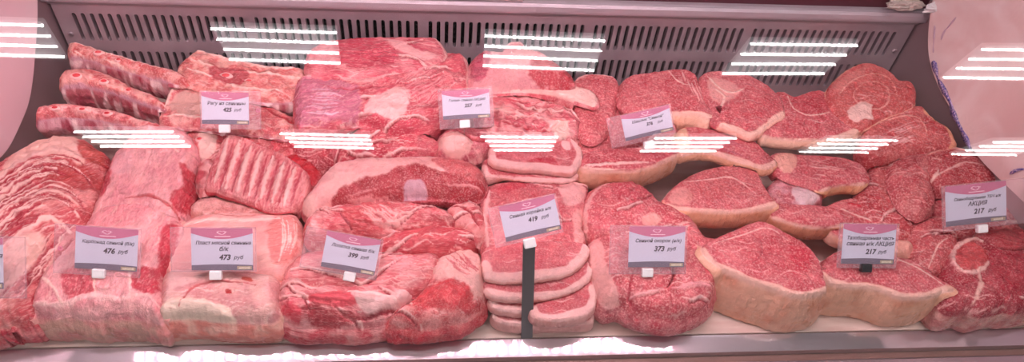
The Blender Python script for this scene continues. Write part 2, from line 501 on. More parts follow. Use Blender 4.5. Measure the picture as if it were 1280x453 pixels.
# rail above the panel, recess behind it
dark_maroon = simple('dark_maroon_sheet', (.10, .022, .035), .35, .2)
railm = simple('brushed_rail', (.50, .43, .47), .38, .35)
pts = [(.489, .197), (.486, .2), (.4855, .204), (.4868, .212), (.490, .2165), (.495, .218), (.503, .218), (.503, .187), (.499, .187), (.4985, .194)]
tag(extrude_profile(pts, -XE-.004, XE+.006, 'trim_2', railm, smooth=False), kind='structure')
pts = [(.491, .2185), (.4885, .221), (.4885, .262), (.5025, .262), (.5025, .2185)]
tag(extrude_profile(pts, -XE, .02, 'trim_3', railm), kind='structure')
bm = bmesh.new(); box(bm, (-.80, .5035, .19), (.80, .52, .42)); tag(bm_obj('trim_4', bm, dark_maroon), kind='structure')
# tray floor
trayM, nt, b = node_mat('pinkish_tray_board'); tc = nt.nodes.new('ShaderNodeTexCoord')
mp = nt.nodes.new('ShaderNodeMapping'); mp.inputs['Scale'].default_value = (1, 5, 1); nt.links.new(tc.outputs['Object'], mp.inputs[0])
nz = noise_node(nt, mp.outputs[0], 14, 5, .6)
nt.links.new(mixc(nt, mrange(nt, nz, .3, .75), (.66, .45, .40), (.78, .62, .56)), b.inputs['Base Color']); b.inputs['Roughness'].default_value = .45
bm = bmesh.new(); box(bm, (-.86, .001, -.012), (.86, .5, 0.), .001); tag(bm_obj('floor', bm, trayM), kind='structure')
# front ledge: polished strip, seam, lower grey shelf
polish, nt, b = node_mat('polished_steel_ledge'); b.inputs['Metallic'].default_value = 1; b.inputs['Base Color'].default_value = (.66, .62, .66, 1)
tc = nt.nodes.new('ShaderNodeTexCoord'); mp = nt.nodes.new('ShaderNodeMapping'); mp.inputs['Scale'].default_value = (260, 6, 6); nt.links.new(tc.outputs['Object'], mp.inputs[0])
nz = noise_node(nt, mp.outputs[0], 1, 3, .6); b.inputs['Roughness'].default_value = .04
bp = nt.nodes.new('ShaderNodeBump'); bp.inputs['Strength'].default_value = .012; bp.inputs['Distance'].default_value = .001
nt.links.new(nz, bp.inputs['Height']); nt.links.new(bp.outputs[0], b.inputs['Normal'])
g2 = nt.nodes.new('ShaderNodeBsdfAnisotropic'); g2.inputs['Color'].default_value = (.62, .56, .60, 1); g2.inputs['Roughness'].default_value = .42
mxl = nt.nodes.new('ShaderNodeMixShader'); mxl.inputs[0].default_value = .5; nt.links.new(b.outputs[0], mxl.inputs[1]); nt.links.new(g2.outputs[0], mxl.inputs[2]); nt.links.new(mxl.outputs[0], nt.nodes['Material Output'].inputs[0])
def arc(y0, y1, z0, t0, t1, n=14):
    out = []; z = z0
    for k in range(n+1):
        u = k/n; out.append((y0+(y1-y0)*u, z)); z += (y1-y0)/n*math.tan(math.radians(t0+(t1-t0)*(u+.5/n)))
    return out
top = arc(-.002, -.0275, .001, 8.0, 9.2)
pts = top+[(-.028, -.018), (-.002, -.014)]
tag(extrude_profile(pts, -.90, .90, 'trim_5', polish, smooth=False), kind='structure')
for p in D.objects['trim_5'].data.polygons: p.use_smooth = True
D.objects['trim_5'].data.set_sharp_from_angle(angle=math.radians(30)) if hasattr(D.objects['trim_5'].data, 'set_sharp_from_angle') else None
brownm = simple('brown_seam', (.22, .12, .10), .5)
tag(extrude_profile([(-.028, -.013), (-.0395, -.013), (-.0395, -.024), (-.028, -.024)], -.9, .9, 'trim_6', brownm), kind='structure')
tag(extrude_profile([(-.040, -.009), (-.043, -.0065), (-.14, -.010), (-.14, -.03), (-.040, -.03)], -.9, .9, 'trim_7', steel), kind='structure')
# side walls, slightly splayed towards the front
def side_wall(s, name):
    x0, x1 = s*XE, s*.815; y0, y1 = .53, -.10
    bm = bmesh.new(); t = s*.02
    v = [bm.verts.new(p) for z in (-.03, .42) for p in ((x0, y0, z), (x1, y1, z), (x1+t, y1, z), (x0+t, y0, z))]
    for q in ((0, 1, 2, 3), (4, 5, 6, 7), (0, 1, 5, 4), (1, 2, 6, 5), (2, 3, 7, 6), (3, 0, 4, 7)): bm.faces.new([v[i] for i in q])
    return tag(bm_obj(name, bm, sidem_), kind='structure')
sidem_ = simple('grey_side_steel', (.36, .27, .285), .4, .5)
side_wall(-1, 'wall_left'); side_wall(1, 'wall_right')
def wall_pt(s, px, py, off=0.):
    n = np.array([.63*-s, .097*-1, 0.]); n = n/np.linalg.norm(n)
    n = np.array([-s*.63, -.097, 0]); n /= np.linalg.norm(n)
    P0 = np.array([s*XE, .53, 0])+n*off
    return on_plane(px, py, P0, n), n
def liner(s, outline, label, mat, th=.012):
    c = catmull(outline[0], False, 6.); pts = [tuple(p) for p in c]+outline[1]
    F = [wall_pt(s, x, y, th)[0] for x, y in pts]; n = wall_pt(s, 0, 0)[1]
    bm = bmesh.new(); A = [bm.verts.new(p) for p in F]; B = [bm.verts.new(p-n*(th-.0005)) for p in F]; m = len(A)
    bm.faces.new(A); bm.faces.new(B[::-1])
    for i in range(m): bm.faces.new((A[i], B[i], B[(i+1) % m], A[(i+1) % m]))
    bmesh.ops.bevel(bm, geom=[e for e in bm.edges if e.verts[0] in A and e.verts[1] in A], offset=.0025, segments=3, affect='EDGES')
    return tag(bm_obj('side_liner', bm, mat), label, 'panel')
plast, nt, b = node_mat('pale_pink_plastic'); tc = nt.nodes.new('ShaderNodeTexCoord'); nz = noise_node(nt, tc.outputs['Object'], 7, 4, .55)
nt.links.new(mixc(nt, mrange(nt, nz, .35, .7), (.83, .56, .60), (.90, .68, .70)), b.inputs['Base Color']); b.inputs['Roughness'].default_value = .35
film, nt, b = node_mat('white_film'); tc = nt.nodes.new('ShaderNodeTexCoord'); nz = noise_node(nt, tc.outputs['Object'], 11, 5, .6, .6)
nt.links.new(mixc(nt, mrange(nt, nz, .35, .7), (.82, .60, .57), (.92, .78, .75)), b.inputs['Base Color']); b.inputs['Roughness'].default_value = .3
bp = nt.nodes.new('ShaderNodeBump'); bp.inputs['Strength'].default_value = .35; bp.inputs['Distance'].default_value = .006
nt.links.new(noise_node(nt, tc.outputs['Object'], 16, 4, .6, 1.), bp.inputs['Height']); nt.links.new(bp.outputs[0], b.inputs['Normal'])
liner(-1, ([(46,-30),(47,20),(45,54),(41,100),(36,128),(27,152),(10,186),(-12,210),(-60,262)], [(-160,330),(-240,200),(-200,-30)]), 'pale pink plastic liner with a curved edge on the left end wall', plast)
liner(1, ([(1172,-30),(1164,10),(1160,50),(1163,80),(1173,108),(1190,140),(1207,172),(1226,200),(1262,236),(1330,300)], [(1420,330),(1520,150),(1420,-30)]), 'white film-covered plastic liner on the right end wall', film)
# printed edge of the film
prn, nt, b = node_mat('blue_print_on_film'); tc = nt.nodes.new('ShaderNodeTexCoord'); nz = noise_node(nt, tc.outputs['Object'], 420, 3, .7)
nt.links.new(mixc(nt, mrange(nt, nz, .46, .56), (.07, .05, .28), (.62, .48, .66)), b.inputs['Base Color']); b.inputs['Roughness'].default_value = .35
def ribbon(s, pts, wpx, name, label, cat, mat, off=.0135):
    c = catmull(pts, False, 4.); rnd = random.Random(3); bm = bmesh.new(); A = []; n = wall_pt(s, 0, 0)[1]
    t = np.gradient(c, axis=0); t /= np.linalg.norm(t, axis=1)[:, None]; nn = np.stack([t[:, 1], -t[:, 0]], 1)
    for i, (p, q) in enumerate(zip(c, nn)):
        w = wpx/2*(.75+.3*math.sin(i*.9)+rnd.uniform(-.12, .12)); 
        if i in (0, len(c)-1): w *= .4
        for sgn in (-1, 1):
            x, y = p+q*w*sgn; P = wall_pt(s, x, y, off+.0012*math.sin(i*.8))[0]
            A.append((bm.verts.new(P), bm.verts.new(P-n*.0012)))
    for i in range(0, len(A)-2, 2):
        a, b_, c_, d = A[i], A[i+1], A[i+3], A[i+2]
        bm.faces.new((a[0], b_[0], c_[0], d[0])); bm.faces.new((a[1], d[1], c_[1], b_[1]))
        bm.faces.new((a[0], d[0], d[1], a[1])); bm.faces.new((b_[0], b_[1], c_[1], c_[0]))
    return tag(bm_obj(name, bm, mat, None, True), label, cat)
ribbon(1, [(1166,76),(1169,88),(1173,100),(1181,116),(1188,130),(1191,142),(1198,156),(1205,170),(1212,186)], 6.5, 'printed_film_edge', 'crinkled film edge with dark blue print running down the right end wall', 'film', prn)
pale = simple('faint_print', (.66, .47, .56), .4)
for pts, lb in (([(1194,22),(1188,30),(1183,36)], 'short faint mauve smudge of print high on the right end wall film'), ([(1182,36),(1178,43),(1176,50)], 'lower faint mauve smudge of print on the right end wall film'),
                ([(1168,32),(1167,50),(1166,66)], 'thin faint mauve line of print above the dark blue film edge')):
    ribbon(1, pts, 1.8, 'print_mark', lb, 'print', pale)
ribbon(1, [(1262,218),(1268,214),(1276,212),(1290,210)], 4, 'print_mark', 'dark blue print mark on the film beside the upper 217 price tag', 'print', prn)
# crumpled film tuft at the top right corner
bm = bmesh.new(); rnd = random.Random(5)
cpt = at_z(1158, 6, .235)
bmesh.ops.create_icosphere(bm, subdivisions=4, radius=1)
for v in bm.verts:
    p = np.array(v.co)[None]; k = 1+.55*float(fbm(p*2.2+3, 3)[0])
    v.co = Vector((v.co.x*.034*k, v.co.y*.012*k, v.co.z*.012*k))
crum = bm_obj('crumpled_film', bm, simple('white_crumpled_film', (.75, .72, .72), .3), None, False)
crum.location = (.735, .478, .236); tag(crum, 'crumpled scrap of whitish film tucked into the top right corner', 'film')
bm = bmesh.new()
bmesh.ops.create_icosphere(bm, subdivisions=4, radius=1)
for v in bm.verts:
    p = np.array(v.co)[None]; k = 1+.6*float(fbm(p*2.5+9, 3)[0])
    v.co = Vector((v.co.x*.03*k, v.co.y*.010*k, v.co.z*.010*k))
crum = bm_obj('crumpled_film', bm, simple('grey_crumpled_film', (.50, .42, .38), .4), None, False)
crum.location = (.668, .488, .236); tag(crum, 'grey-beige crumpled scrap lying on the rail near its right end', 'film')

# ---------------------------------------------------------------- front glass, reclined at 45 degrees
glass = D.materials.new('clear_front_glass'); glass.use_nodes = True; nt = glass.node_tree; nt.nodes.clear()
out = nt.nodes.new('ShaderNodeOutputMaterial'); mx = nt.nodes.new('ShaderNodeMixShader'); tr = nt.nodes.new('ShaderNodeBsdfTransparent'); gl = nt.nodes.new('ShaderNodeBsdfGlossy')
gl.inputs['Roughness'].default_value = .0; tr.inputs[0].default_value = (.985, .985, .985, 1)
ge = nt.nodes.new('ShaderNodeNewGeometry'); dp = nt.nodes.new('ShaderNodeVectorMath'); dp.operation = 'DOT_PRODUCT'
nt.links.new(ge.outputs['Incoming'], dp.inputs[0]); nt.links.new(ge.outputs['Normal'], dp.inputs[1])
c_ = math_n(nt, 'ABSOLUTE', dp.outputs['Value'], 0.); one = math_n(nt, 'SUBTRACT', 1., c_); p5 = math_n(nt, 'POWER', one, 5.)
fac = math_n(nt, 'ADD', math_n(nt, 'MULTIPLY', p5, .96), .042)
nt.links.new(fac, mx.inputs[0]); nt.links.new(tr.outputs[0], mx.inputs[1]); nt.links.new(gl.outputs[0], mx.inputs[2]); nt.links.new(mx.outputs[0], out.inputs[0])
GO = .50
def gz(y): return y+GO
bm = bmesh.new(); t = .0006
P = [(-.34, gz(-.34)), (.16, gz(.16)), (.16+t, gz(.16)-t), (-.34+t, gz(-.34)-t)]
v = [bm.verts.new((x, y, z)) for x in (-.80, .80) for y, z in P]
for q in ((0, 1, 2, 3), (4, 5, 6, 7), (0, 1, 5, 4), (1, 2, 6, 5), (2, 3, 7, 6), (3, 0, 4, 7)): bm.faces.new([v[i] for i in q])
g = bm_obj('window_1', bm, glass); tag(g, kind='structure')

# ---------------------------------------------------------------- shop ceiling lamps (seen mirrored in the glass)
def emis(name, col, s):
    m = D.materials.new(name); m.use_nodes = True; nt = m.node_tree; b = nt.nodes['Principled BSDF']
    b.inputs['Base Color'].default_value = (.8, .8, .8, 1); b.inputs['Emission Color'].default_value = (*col, 1); b.inputs['Emission Strength'].default_value = s
    return m
tubeM, nt, b = node_mat('led_strip'); tc = nt.nodes.new('ShaderNodeTexCoord'); sx = nt.nodes.new('ShaderNodeSeparateXYZ'); nt.links.new(tc.outputs['Object'], sx.inputs[0])
w = math_n(nt, 'SINE', math_n(nt, 'MULTIPLY', sx.outputs['X'], 2*math.pi/.034), 0.)
b.inputs['Emission Color'].default_value = (1., .99, 1., 1); nt.links.new(mrange(nt, w, -1, 1, 20., 70.), b.inputs['Emission Strength'])
plateM = emis("lit_lamp_panel", (1., .97, 1.), 1.5)
CZ = 3.1; CEIL_W = 9.
ng = np.array([0, -math.sin(math.pi/4), math.cos(math.pi/4)])
def mirror_hit(x, y, z):
    d = ray(x, y); d = d/np.linalg.norm(d); P0 = np.array([0, -.15, gz(-.15)])
    t = ((P0-CAM)@ng)/(d@ng); Pp = CAM+d*t; r = d-2*(d@ng)*ng
    return Pp+r*((z-Pp[2])/r[2])
FIX = [((-95,27),(54,32),(80,71),(-95,66)), ((263,36),(421,41),(425,79),(287,74)), ((606,45),(756,51),(743,88),(604,82)), ((938,55),(1072,57),(1030,92),(903,92)), ((1228,62),(1372,63),(1325,99),(1180,97)),
       ((92,165),(216,165),(238,183),(126,183)), ((350,167),(462,170),(467,186),(368,183)), ((600,171),(697,172),(690,188),(618,188)), ((818,173),(921,173),(895,189),(800,189)), ((1034,175),(1122,176),(1085,191),(1000,190)), ((1242,178),(1330,178),(1270,194),(1190,193))]
nm = ['first', 'second', 'third', 'fourth', 'fifth', 'sixth']
for i, q in enumerate(FIX):
    C4 = [mirror_hit(x, y, CZ) for x, y in q]
    row = 0 if i < 5 else 1
    cc = np.mean(C4, axis=0); root = empty('ceiling_lamp', cc)
    tag(root, 'four-strip shop ceiling lamp, %s from the left in the %s mirrored row' % (nm[i if row == 0 else i-5], 'upper' if row == 0 else 'lower'), 'lamp', 'ceiling lamps mirrored in the glass')
    Q = [Vector(p-cc) for p in C4]; wy = abs(Q[3].y-Q[0].y)*.05
    def slab(nm_, l0, r0, l1, r1, z0, z1, m):
        bm = bmesh.new(); V = [bm.verts.new((p.x, p.y, z)) for z in (z0, z1) for p in (l0, r0, r1, l1)]
        for q_ in ((0, 1, 2, 3), (4, 5, 6, 7), (0, 1, 5, 4), (1, 2, 6, 5), (2, 3, 7, 6), (3, 0, 4, 7)): bm.faces.new([V[j] for j in q_])
        bm_obj(nm_, bm, m, root)
    ex = Vector((0, (Q[0].y-Q[3].y)*.12, 0))
    slab('lamp_panel', Q[0]+ex, Q[1]+ex, Q[3]-ex, Q[2]-ex, .006, .03, plateM)
    for k in range(4):
        l = Q[0].lerp(Q[3], k/3); r = Q[1].lerp(Q[2], k/3); e = Vector((0, abs(Q[0].y-Q[3].y)*.019, 0))
        slab('led_strip', l+e, r+e, l-e, r-e, -.006, .005, tubeM)
# unseen nearer row of such lamps, added overhead to brighten the meat fronts
for k, xx in enumerate((-1.35, -.45, .45, 1.35)):
    root = empty('ceiling_lamp', (xx, -.30, CZ)); tag(root, 'unseen ceiling lamp added to brighten the counter front, %s of the near row' % nm[k], 'lamp', 'added near row of ceiling lamps')
    bm = bmesh.new(); box(bm, (-.3, -.1, .004), (.3, .1, .03), .004); bm_obj('lamp_panel', bm, plateM, root)
    L_ = D.lights.new('added_ceiling_light', 'AREA'); L_.shape = 'RECTANGLE'; L_.size = .58; L_.size_y = .18; L_.energy = CEIL_W; L_.color = (1., .93, .92)
    o = D.objects.new('added_ceiling_light', L_); COL.objects.link(o); o.location = (xx, -.30, CZ-.01)
L_ = D.lights.new('front_fill_light', 'AREA'); L_.shape = 'RECTANGLE'; L_.size = 4.; L_.size_y = 1.2; L_.energy = 70.; L_.color = (1., .95, .93)  # unseen fill light added far behind the camera to brighten front faces
o = D.objects.new('front_fill_light', L_); COL.objects.link(o); o.location = (0, -6., 2.4); o.rotation_euler = (math.radians(68), 0, 0)
# ---------------------------------------------------------------- the counter's own pink lamp bars, under the head of the glass
LAMP_W = 5.8; LAMP_C = (1., .67, .76); LAMP_TILT = 0; DIODE = 168.
dio = emis('led_diode', LAMP_C, DIODE); chan = emis("lamp_diffuser", (1., .35, .50), .8)
alu = simple('lamp_channel', (.6, .6, .62), .35, .8)
def lamp_bar(x0, x1, label):
    root = empty('led_light_bar', ((x0+x1)/2, .12, .602)); tag(root, label, 'lamp', 'pink light bars of the counter')
    h = (x1-x0)/2
    bm = bmesh.new(); box(bm, (-h, -.032, .004), (h, .032, .014), .002); bm_obj('lamp_channel', bm, alu, root)
    bm = bmesh.new(); box(bm, (-h, -.028, .0), (h, .028, .004), .001); bm_obj('diffuser', bm, chan, root)
    bm = bmesh.new(); n = int((x1-x0)/.023)
    for k in range(n):
        xx = -h+.01+k*.023; box(bm, (xx-.0016, -.022, -.0015), (xx+.0016, .022, 0))
    o = bm_obj('led_diodes', bm, dio, root); o['kind'] = 'stuff'
    return root
    L_ = D.lights.new('bar_light', 'AREA'); L_.shape = 'RECTANGLE'; L_.size = x1-x0; L_.size_y = .03; L_.energy = LAMP_W*(x1-x0); L_.color = LAMP_C
    o = D.objects.new('bar_light', L_); COL.objects.link(o); o.location = ((x0+x1)/2, .12, .5965); o.rotation_euler = (math.radians(LAMP_TILT), 0, 0)
lamp_bar(-.74, .42, 'long pink light bar over the left and middle of the counter')
lamp_bar(.95, 1.45, 'pink light bar over the neighbouring counter to the right')
tag(extrude_profile([(.152, .596), (.152, .632), (.168, .632), (.168, .596)], -.82, 1.5, 'trim_8', alu), kind='structure')
W_ = D.worlds.new('shop'); bpy.context.scene.world = W_; W_.use_nodes = True
W_.node_tree.nodes['Background'].inputs[0].default_value = (1., .9, .92, 1); W_.node_tree.nodes['Background'].inputs[1].default_value = .05
sc = bpy.context.scene; sc.view_settings.view_transform = 'Standard'; sc.view_settings.look = 'None'; sc.view_settings.gamma = 1; sc.view_settings.use_curve_mapping = False; sc.view_settings.exposure = 0.0
# ================================================================ THE MEAT
# ---- left: spine racks at the back
def bone_ovals(root, spots, hh):
    """sawn bone ends showing in the cut edge of a rack"""
    o0 = root.location.copy()
    for (x, y, rx, ry) in spots:
        p = on_mound(x, y, hh); bm = bmesh.new()
        bmesh.ops.create_uvsphere(bm, u_segments=20, v_segments=12, radius=1, matrix=Matrix.Translation(p-np.array(o0)) @ Matrix.Rotation(math.radians(35), 4, 'X') @ Matrix.Diagonal((rx*1.15, ry*1.15, .0055, 1)))
        ob = bm_obj('bone', bm, BONEW, root, True)
        bm = bmesh.new(); bmesh.ops.create_uvsphere(bm, u_segments=18, v_segments=10, radius=1, matrix=Matrix.Translation(p-np.array(o0)+np.array([0, -.0005, .0022])) @ Matrix.Rotation(math.radians(35), 4, 'X') @ Matrix.Diagonal((rx*.74, ry*.7, .0042, 1)))
        bm_obj('marrow', bm, BONE, ob, True)
BONEW = simple('bone_rim', (.84, .46, .44), .35)
BONE, _nt, _b = node_mat('sawn_bone_marrow')
_tc = _nt.nodes.new('ShaderNodeTexCoord'); _n = noise_node(_nt, _tc.outputs['Object'], 130, 4, .6)
_nt.links.new(mixc(_nt, mrange(_nt, _n, .35, .65), (.55, .015, .03), (.74, .08, .09)), _b.inputs['Base Color'])
_b.inputs['Roughness'].default_value = .3

def rib_rack(label, out, bones, membrane, **kw):
    kw.setdefault('amp2', .004)
    hh = kw.get('h', 0)+.0015
    meat('pork_rib_rack', label, 'meat', out, group='bone-in spine and rib racks', rim=kw.pop('rimline'), rimw=kw.pop('rimw', .004), rimc=SILV, rindc=membrane, part='membrane', stripe=True, post=lambda r: bone_ovals(r, bones, hh), **kw)
MEM = (.60, .27, .30)
rib_rack('fatty spine rack farthest back in the left corner, against the slotted panel', [(84,57),(92,53),(108,57),(130,64),(155,71),(185,80),(218,87),(235,97),(230,103),(210,99),(190,94),(165,87),(136,79),(108,70),(86,68)],
    [(124,67,.008,.0045),(150,76,.007,.004),(178,84,.007,.004),(204,92,.006,.0035)], MEM, h=.012, th=.05, c1=(.72,.17,.17), c2=(.80,.38,.34), mott=60, amp=.0025,
    rimline=[(84,70),(108,73),(136,82),(165,90),(192,97),(214,103)], veins=14,
    feats=[('line',[(88,56),(120,63),(155,75),(200,88)],.003,FAT,.1,.002),('streaks',[(90,60),(120,70),(160,84),(200,98)],[(88,66),(115,76),(160,92),(200,104)],5,.0012,FAT,.1,.0005)], bulge=.004)
rib_rack('spine rack with round red marrow bones, second row in the left corner', [(73,97),(80,88),(100,85),(122,88),(148,98),(165,108),(190,117),(204,128),(204,134),(195,131),(170,124),(145,114),(118,107),(92,104),(76,105)],
    [(97,96,.010,.006),(131,103,.008,.005),(162,114,.007,.0045)], (.50,.15,.18), h=.008, th=.055, c1=(.70,.16,.17), c2=(.82,.42,.36), mott=70, amp=.0025,
    rimline=[(73,108),(92,106),(118,109),(145,116),(170,126),(197,134)], veins=20, bulge=.004,
    feats=[('poly',[(76,96),(90,90),(110,92),(112,104),(95,112),(78,110)],.003,(.78,.36,.33),.3,.001)])
rib_rack('spine rack with pale knobbly membrane at the steel left wall, third row', [(44,140),(50,133),(80,129),(115,133),(145,138),(175,148),(200,155),(200,161),(165,155),(130,147),(100,143),(70,142),(46,146)],
    [(70,136,.007,.004),(104,138,.007,.004),(135,143,.007,.004)], (.62,.32,.36), h=.004, th=.05, c1=(.70,.17,.19), c2=(.80,.40,.38), mott=60, amp=.0025,
    rimline=[(45,149),(70,145),(100,146),(130,150),(165,158),(198,164)], veins=12, bulge=.006)
rib_rack('long fatty rib rack behind the price tag at the back left', [(222,82),(245,63),(256,64),(286,72),(335,82),(376,84),(385,98),(382,115),(360,123),(325,124),(290,118),(258,110),(232,103),(224,92)],
    [(283,96,.010,.006),(312,103,.008,.005),(340,106,.007,.004)], MEM, h=.012, th=.04, c1=(.74,.22,.21), c2=(.82,.42,.36), mott=55, amp=.003,
    rimline=[(258,114),(290,121),(325,127),(360,126)], veins=24, fiber=(-10,2,1), bulge=.004,
    feats=[('line',[(248,66),(290,76),(335,86),(375,88)],.004,FAT,.1,.003),('line',[(240,78),(280,92),(330,96),(376,100)],.003,FAT,.1,.003),('line',[(235,90),(270,100),(300,112),(350,116)],.0025,FAT,.1,.002),('poly',[(262,90),(290,88),(312,96),(300,108),(272,104)],.003,(.55,.12,.14),.5,-.002)])
rib_rack('short rib rack end with a pale fat edge, under the back left price tag', [(198,148),(204,130),(215,110),(232,107),(250,112),(290,122),(330,130),(368,146),(392,160),(392,172),(360,172),(320,166),(280,162),(240,158),(215,156)],
    [(345,152,.006,.004),(368,160,.006,.004)], (.60,.2,.22), h=.004, th=.035, c1=(.68,.15,.17), c2=(.80,.40,.36), mott=60, amp=.003,
    rimline=[(215,159),(240,161),(280,165),(320,169),(360,175)], veins=20,
    feats=[('line',[(206,140),(213,118),(226,108),(252,115)],.004,FAT,.1,.003),('poly',[(212,135),(225,118),(250,122),(255,142),(230,148)],.004,(.62,.34,.30),.2,-.002),('line',[(205,148),(240,148),(290,155)],.003,FAT,.1,.002),('line',[(330,136),(360,152),(390,170)],.004,(.45,.03,.05),.3,-.003)])
rib_rack('red meaty rack end with ragged cuts, right of and behind the striped ribs', [(228,172),(240,162),(262,160),(300,162),(340,168),(372,180),(392,196),(402,214),(400,230),(385,246),(360,255),(330,240),(290,215),(255,200),(236,190)],
    [(250,175,.006,.004),(378,206,.007,.005)], (.45,.04,.06), seams=4, h=-.004, th=.035, c1=(.60,.06,.09), c2=(.74,.25,.25), mott=60, amp=.004,
    rimline=[(228,176),(238,196),(255,203)], veins=22, feats=[('poly',[(250,170),(272,172),(268,195),(252,200)],.003,FAT,.1,.002),('poly',[(355,205),(375,196),(398,215),(390,235),(368,232)],.004,RED,.3,.003)])
# ribs with stripes
_st = [(278,55,.9)]
meat('striped_pork_ribs', 'pale striped slab of pork ribs lying in the middle left, behind the skin-on belly', 'meat',
    [(280,172),(290,167),(304,170),(325,180),(350,190),(368,201),(383,214),(386,228),(382,245),(372,256),(358,262),(335,262),(312,253),(292,246),(270,238),(258,236),(256,228),(264,205),(272,188)],
    h=.016, th=.034, tilt=(.15,0), r=.005, c1=(.72,.22,.24), c2=(.80,.36,.35), mott=40, amp=.0015, rim=[(256,232),(270,242),(292,250),(312,257),(335,266),(358,265)], rimw=.003, rimc=(.78,.30,.30), rindc=(.58,.07,.09), part='cut_edge',
    fiber=(75,3,1), veins=20, feats=[f for k in range(7) for f in (
        ('line',[(286+k*14,172+k*6.5),(277+k*14.5,205+k*4),(268+k*14.5,232+k*4.6)],.0042,(.86,.55,.50),.15,.0035),
        ('line',[(293+k*14,174+k*6.5),(284+k*14.5,208+k*4),(275+k*14.5,236+k*4.4)],.0022,(.55,.10,.14),.5,-.0015))])
meat('pork_fat_strip', 'pale ridge of fat and meat sticking out left of the striped ribs', 'meat', [(245,212),(250,200),(262,196),(270,206),(266,225),(262,238),(252,240),(244,232)], h=.006, th=.025, c1=PFAT, c2=LEAN, mott=45, r=.008, marb=.3)

# ---- left: streaky brisket, rolled in from the left edge
G1 = [(-60,400),(-20,330),(40,270),(100,215),(130,205)]
meat('streaky_pork_brisket', 'large streaky brisket slab with swirling fat at the far left edge', 'meat',
    [(-110,300),(-60,235),(0,200),(25,184),(60,169),(92,166),(112,176),(132,190),(137,212),(128,236),(117,262),(103,288),(82,318),(62,352),(48,380),(35,398),(8,400),(-60,415),(-110,400)],
    h=.012, tilt=(.12,.0), th=.05, floor=True, r=.016, dome=.018, c1=(.60,.10,.12), c2=(.76,.32,.30), mott=26, amp=.003, amp2=.005, step=.0015, fiber=(35,4,1.), rag=.002, veins=60, bulge=.006,
    side=(.60,.06,.1), side2=(.78,.3,.3),
    feats=[('poly',[(60,215),(100,212),(126,222),(122,240),(85,242),(60,232)],.004,(.55,.10,.10),.6,-.001),
           ('poly',[(100,175),(130,192),(128,210),(110,208),(98,195)],.004,(.58,.14,.12),.5,0),
           ('poly',[(20,195),(60,175),(95,172),(100,190),(110,215),(80,205),(40,205),(10,220)],.004,(.84,.50,.43),.15,.002),
           ('streaks',[(-60,290),(0,232),(50,200),(95,200),(125,222),(122,245)],[(-60,420),(-10,345),(30,305),(62,285),(82,290),(90,300)],13,.0040,(.86,.54,.48),.1,.002),
           ('streaks',[(-60,300),(0,240),(50,206),(95,206),(122,226),(118,250)],[(-60,410),(-10,340),(30,300),(62,282),(84,288),(92,305)],24,.0036,(.46,.04,.07),.6,-.002),
           ('streaks',[(-60,295),(0,236),(50,203),(95,203),(124,224),(120,248)],[(-60,415),(-10,342),(30,302),(62,283),(83,289),(91,302)],22,.0014,(.88,.58,.52),.1,.001),
           ('streaks',[(-40,400),(10,345),(50,300),(80,285)],[(36,396),(58,360),(85,318),(112,272)],14,.0030,(.42,.04,.07),.6,-.003),
           ('streaks',[(-40,400),(10,345),(50,300),(80,285)],[(36,396),(58,360),(85,318),(112,272)],12,.0016,(.85,.50,.46),.1,.001),
           ('poly',[(10,330),(40,300),(60,300),(50,330),(20,360),(0,370)],.006,(.80,.48,.42),.2,.001)])
meat('pork_trimming', 'bright red ragged trimming in the bottom left corner, below the brisket', 'meat', [(-60,385),(-10,378),(18,378),(36,388),(30,402),(8,408),(-60,415)], h=.004, th=.04, floor=True, r=.012, c1=(.62,.05,.09), c2=PALE, amp2=.004, amp=.003)

# ---- boneless loin (two folds)
meat('boneless_loin', 'broad pale pink boneless loin, upper fold behind the 476 price tag', 'meat',
    [(165,162),(180,152),(212,153),(232,160),(246,180),(244,205),(240,235),(232,262),(226,290),(205,300),(150,295),(112,286),(112,262),(122,235),(130,208),(146,182)],
    h=.008, tilt=(.16,0), th=.04, r=.016, dome=.012, c1=(.80,.35,.38), c2=(.85,.44,.44), mott=22, amp=.002, amp2=.003, fiber=(80,2,1), veins=50, veinw=.0009, marb=.8, rag=.0015, bulge=.004,
    feats=[('poly',[(118,190),(135,184),(142,205),(138,235),(126,250),(120,225)],.004,(.62,.10,.14),.7,-.001),
           ('poly',[(226,210),(242,215),(238,250),(222,268),(215,250),(230,235)],.004,(.60,.07,.10),.5,-.002),
           ('line',[(160,255),(190,252),(215,262),(225,275)],.0025,(.60,.14,.15),.3,-.003),('line',[(150,190),(170,178),(200,180),(225,195)],.002,FAT,.3,.001),
           ('poly',[(140,208),(165,195),(168,215),(150,225)],.006,(.80,.42,.44),.5,.001)])
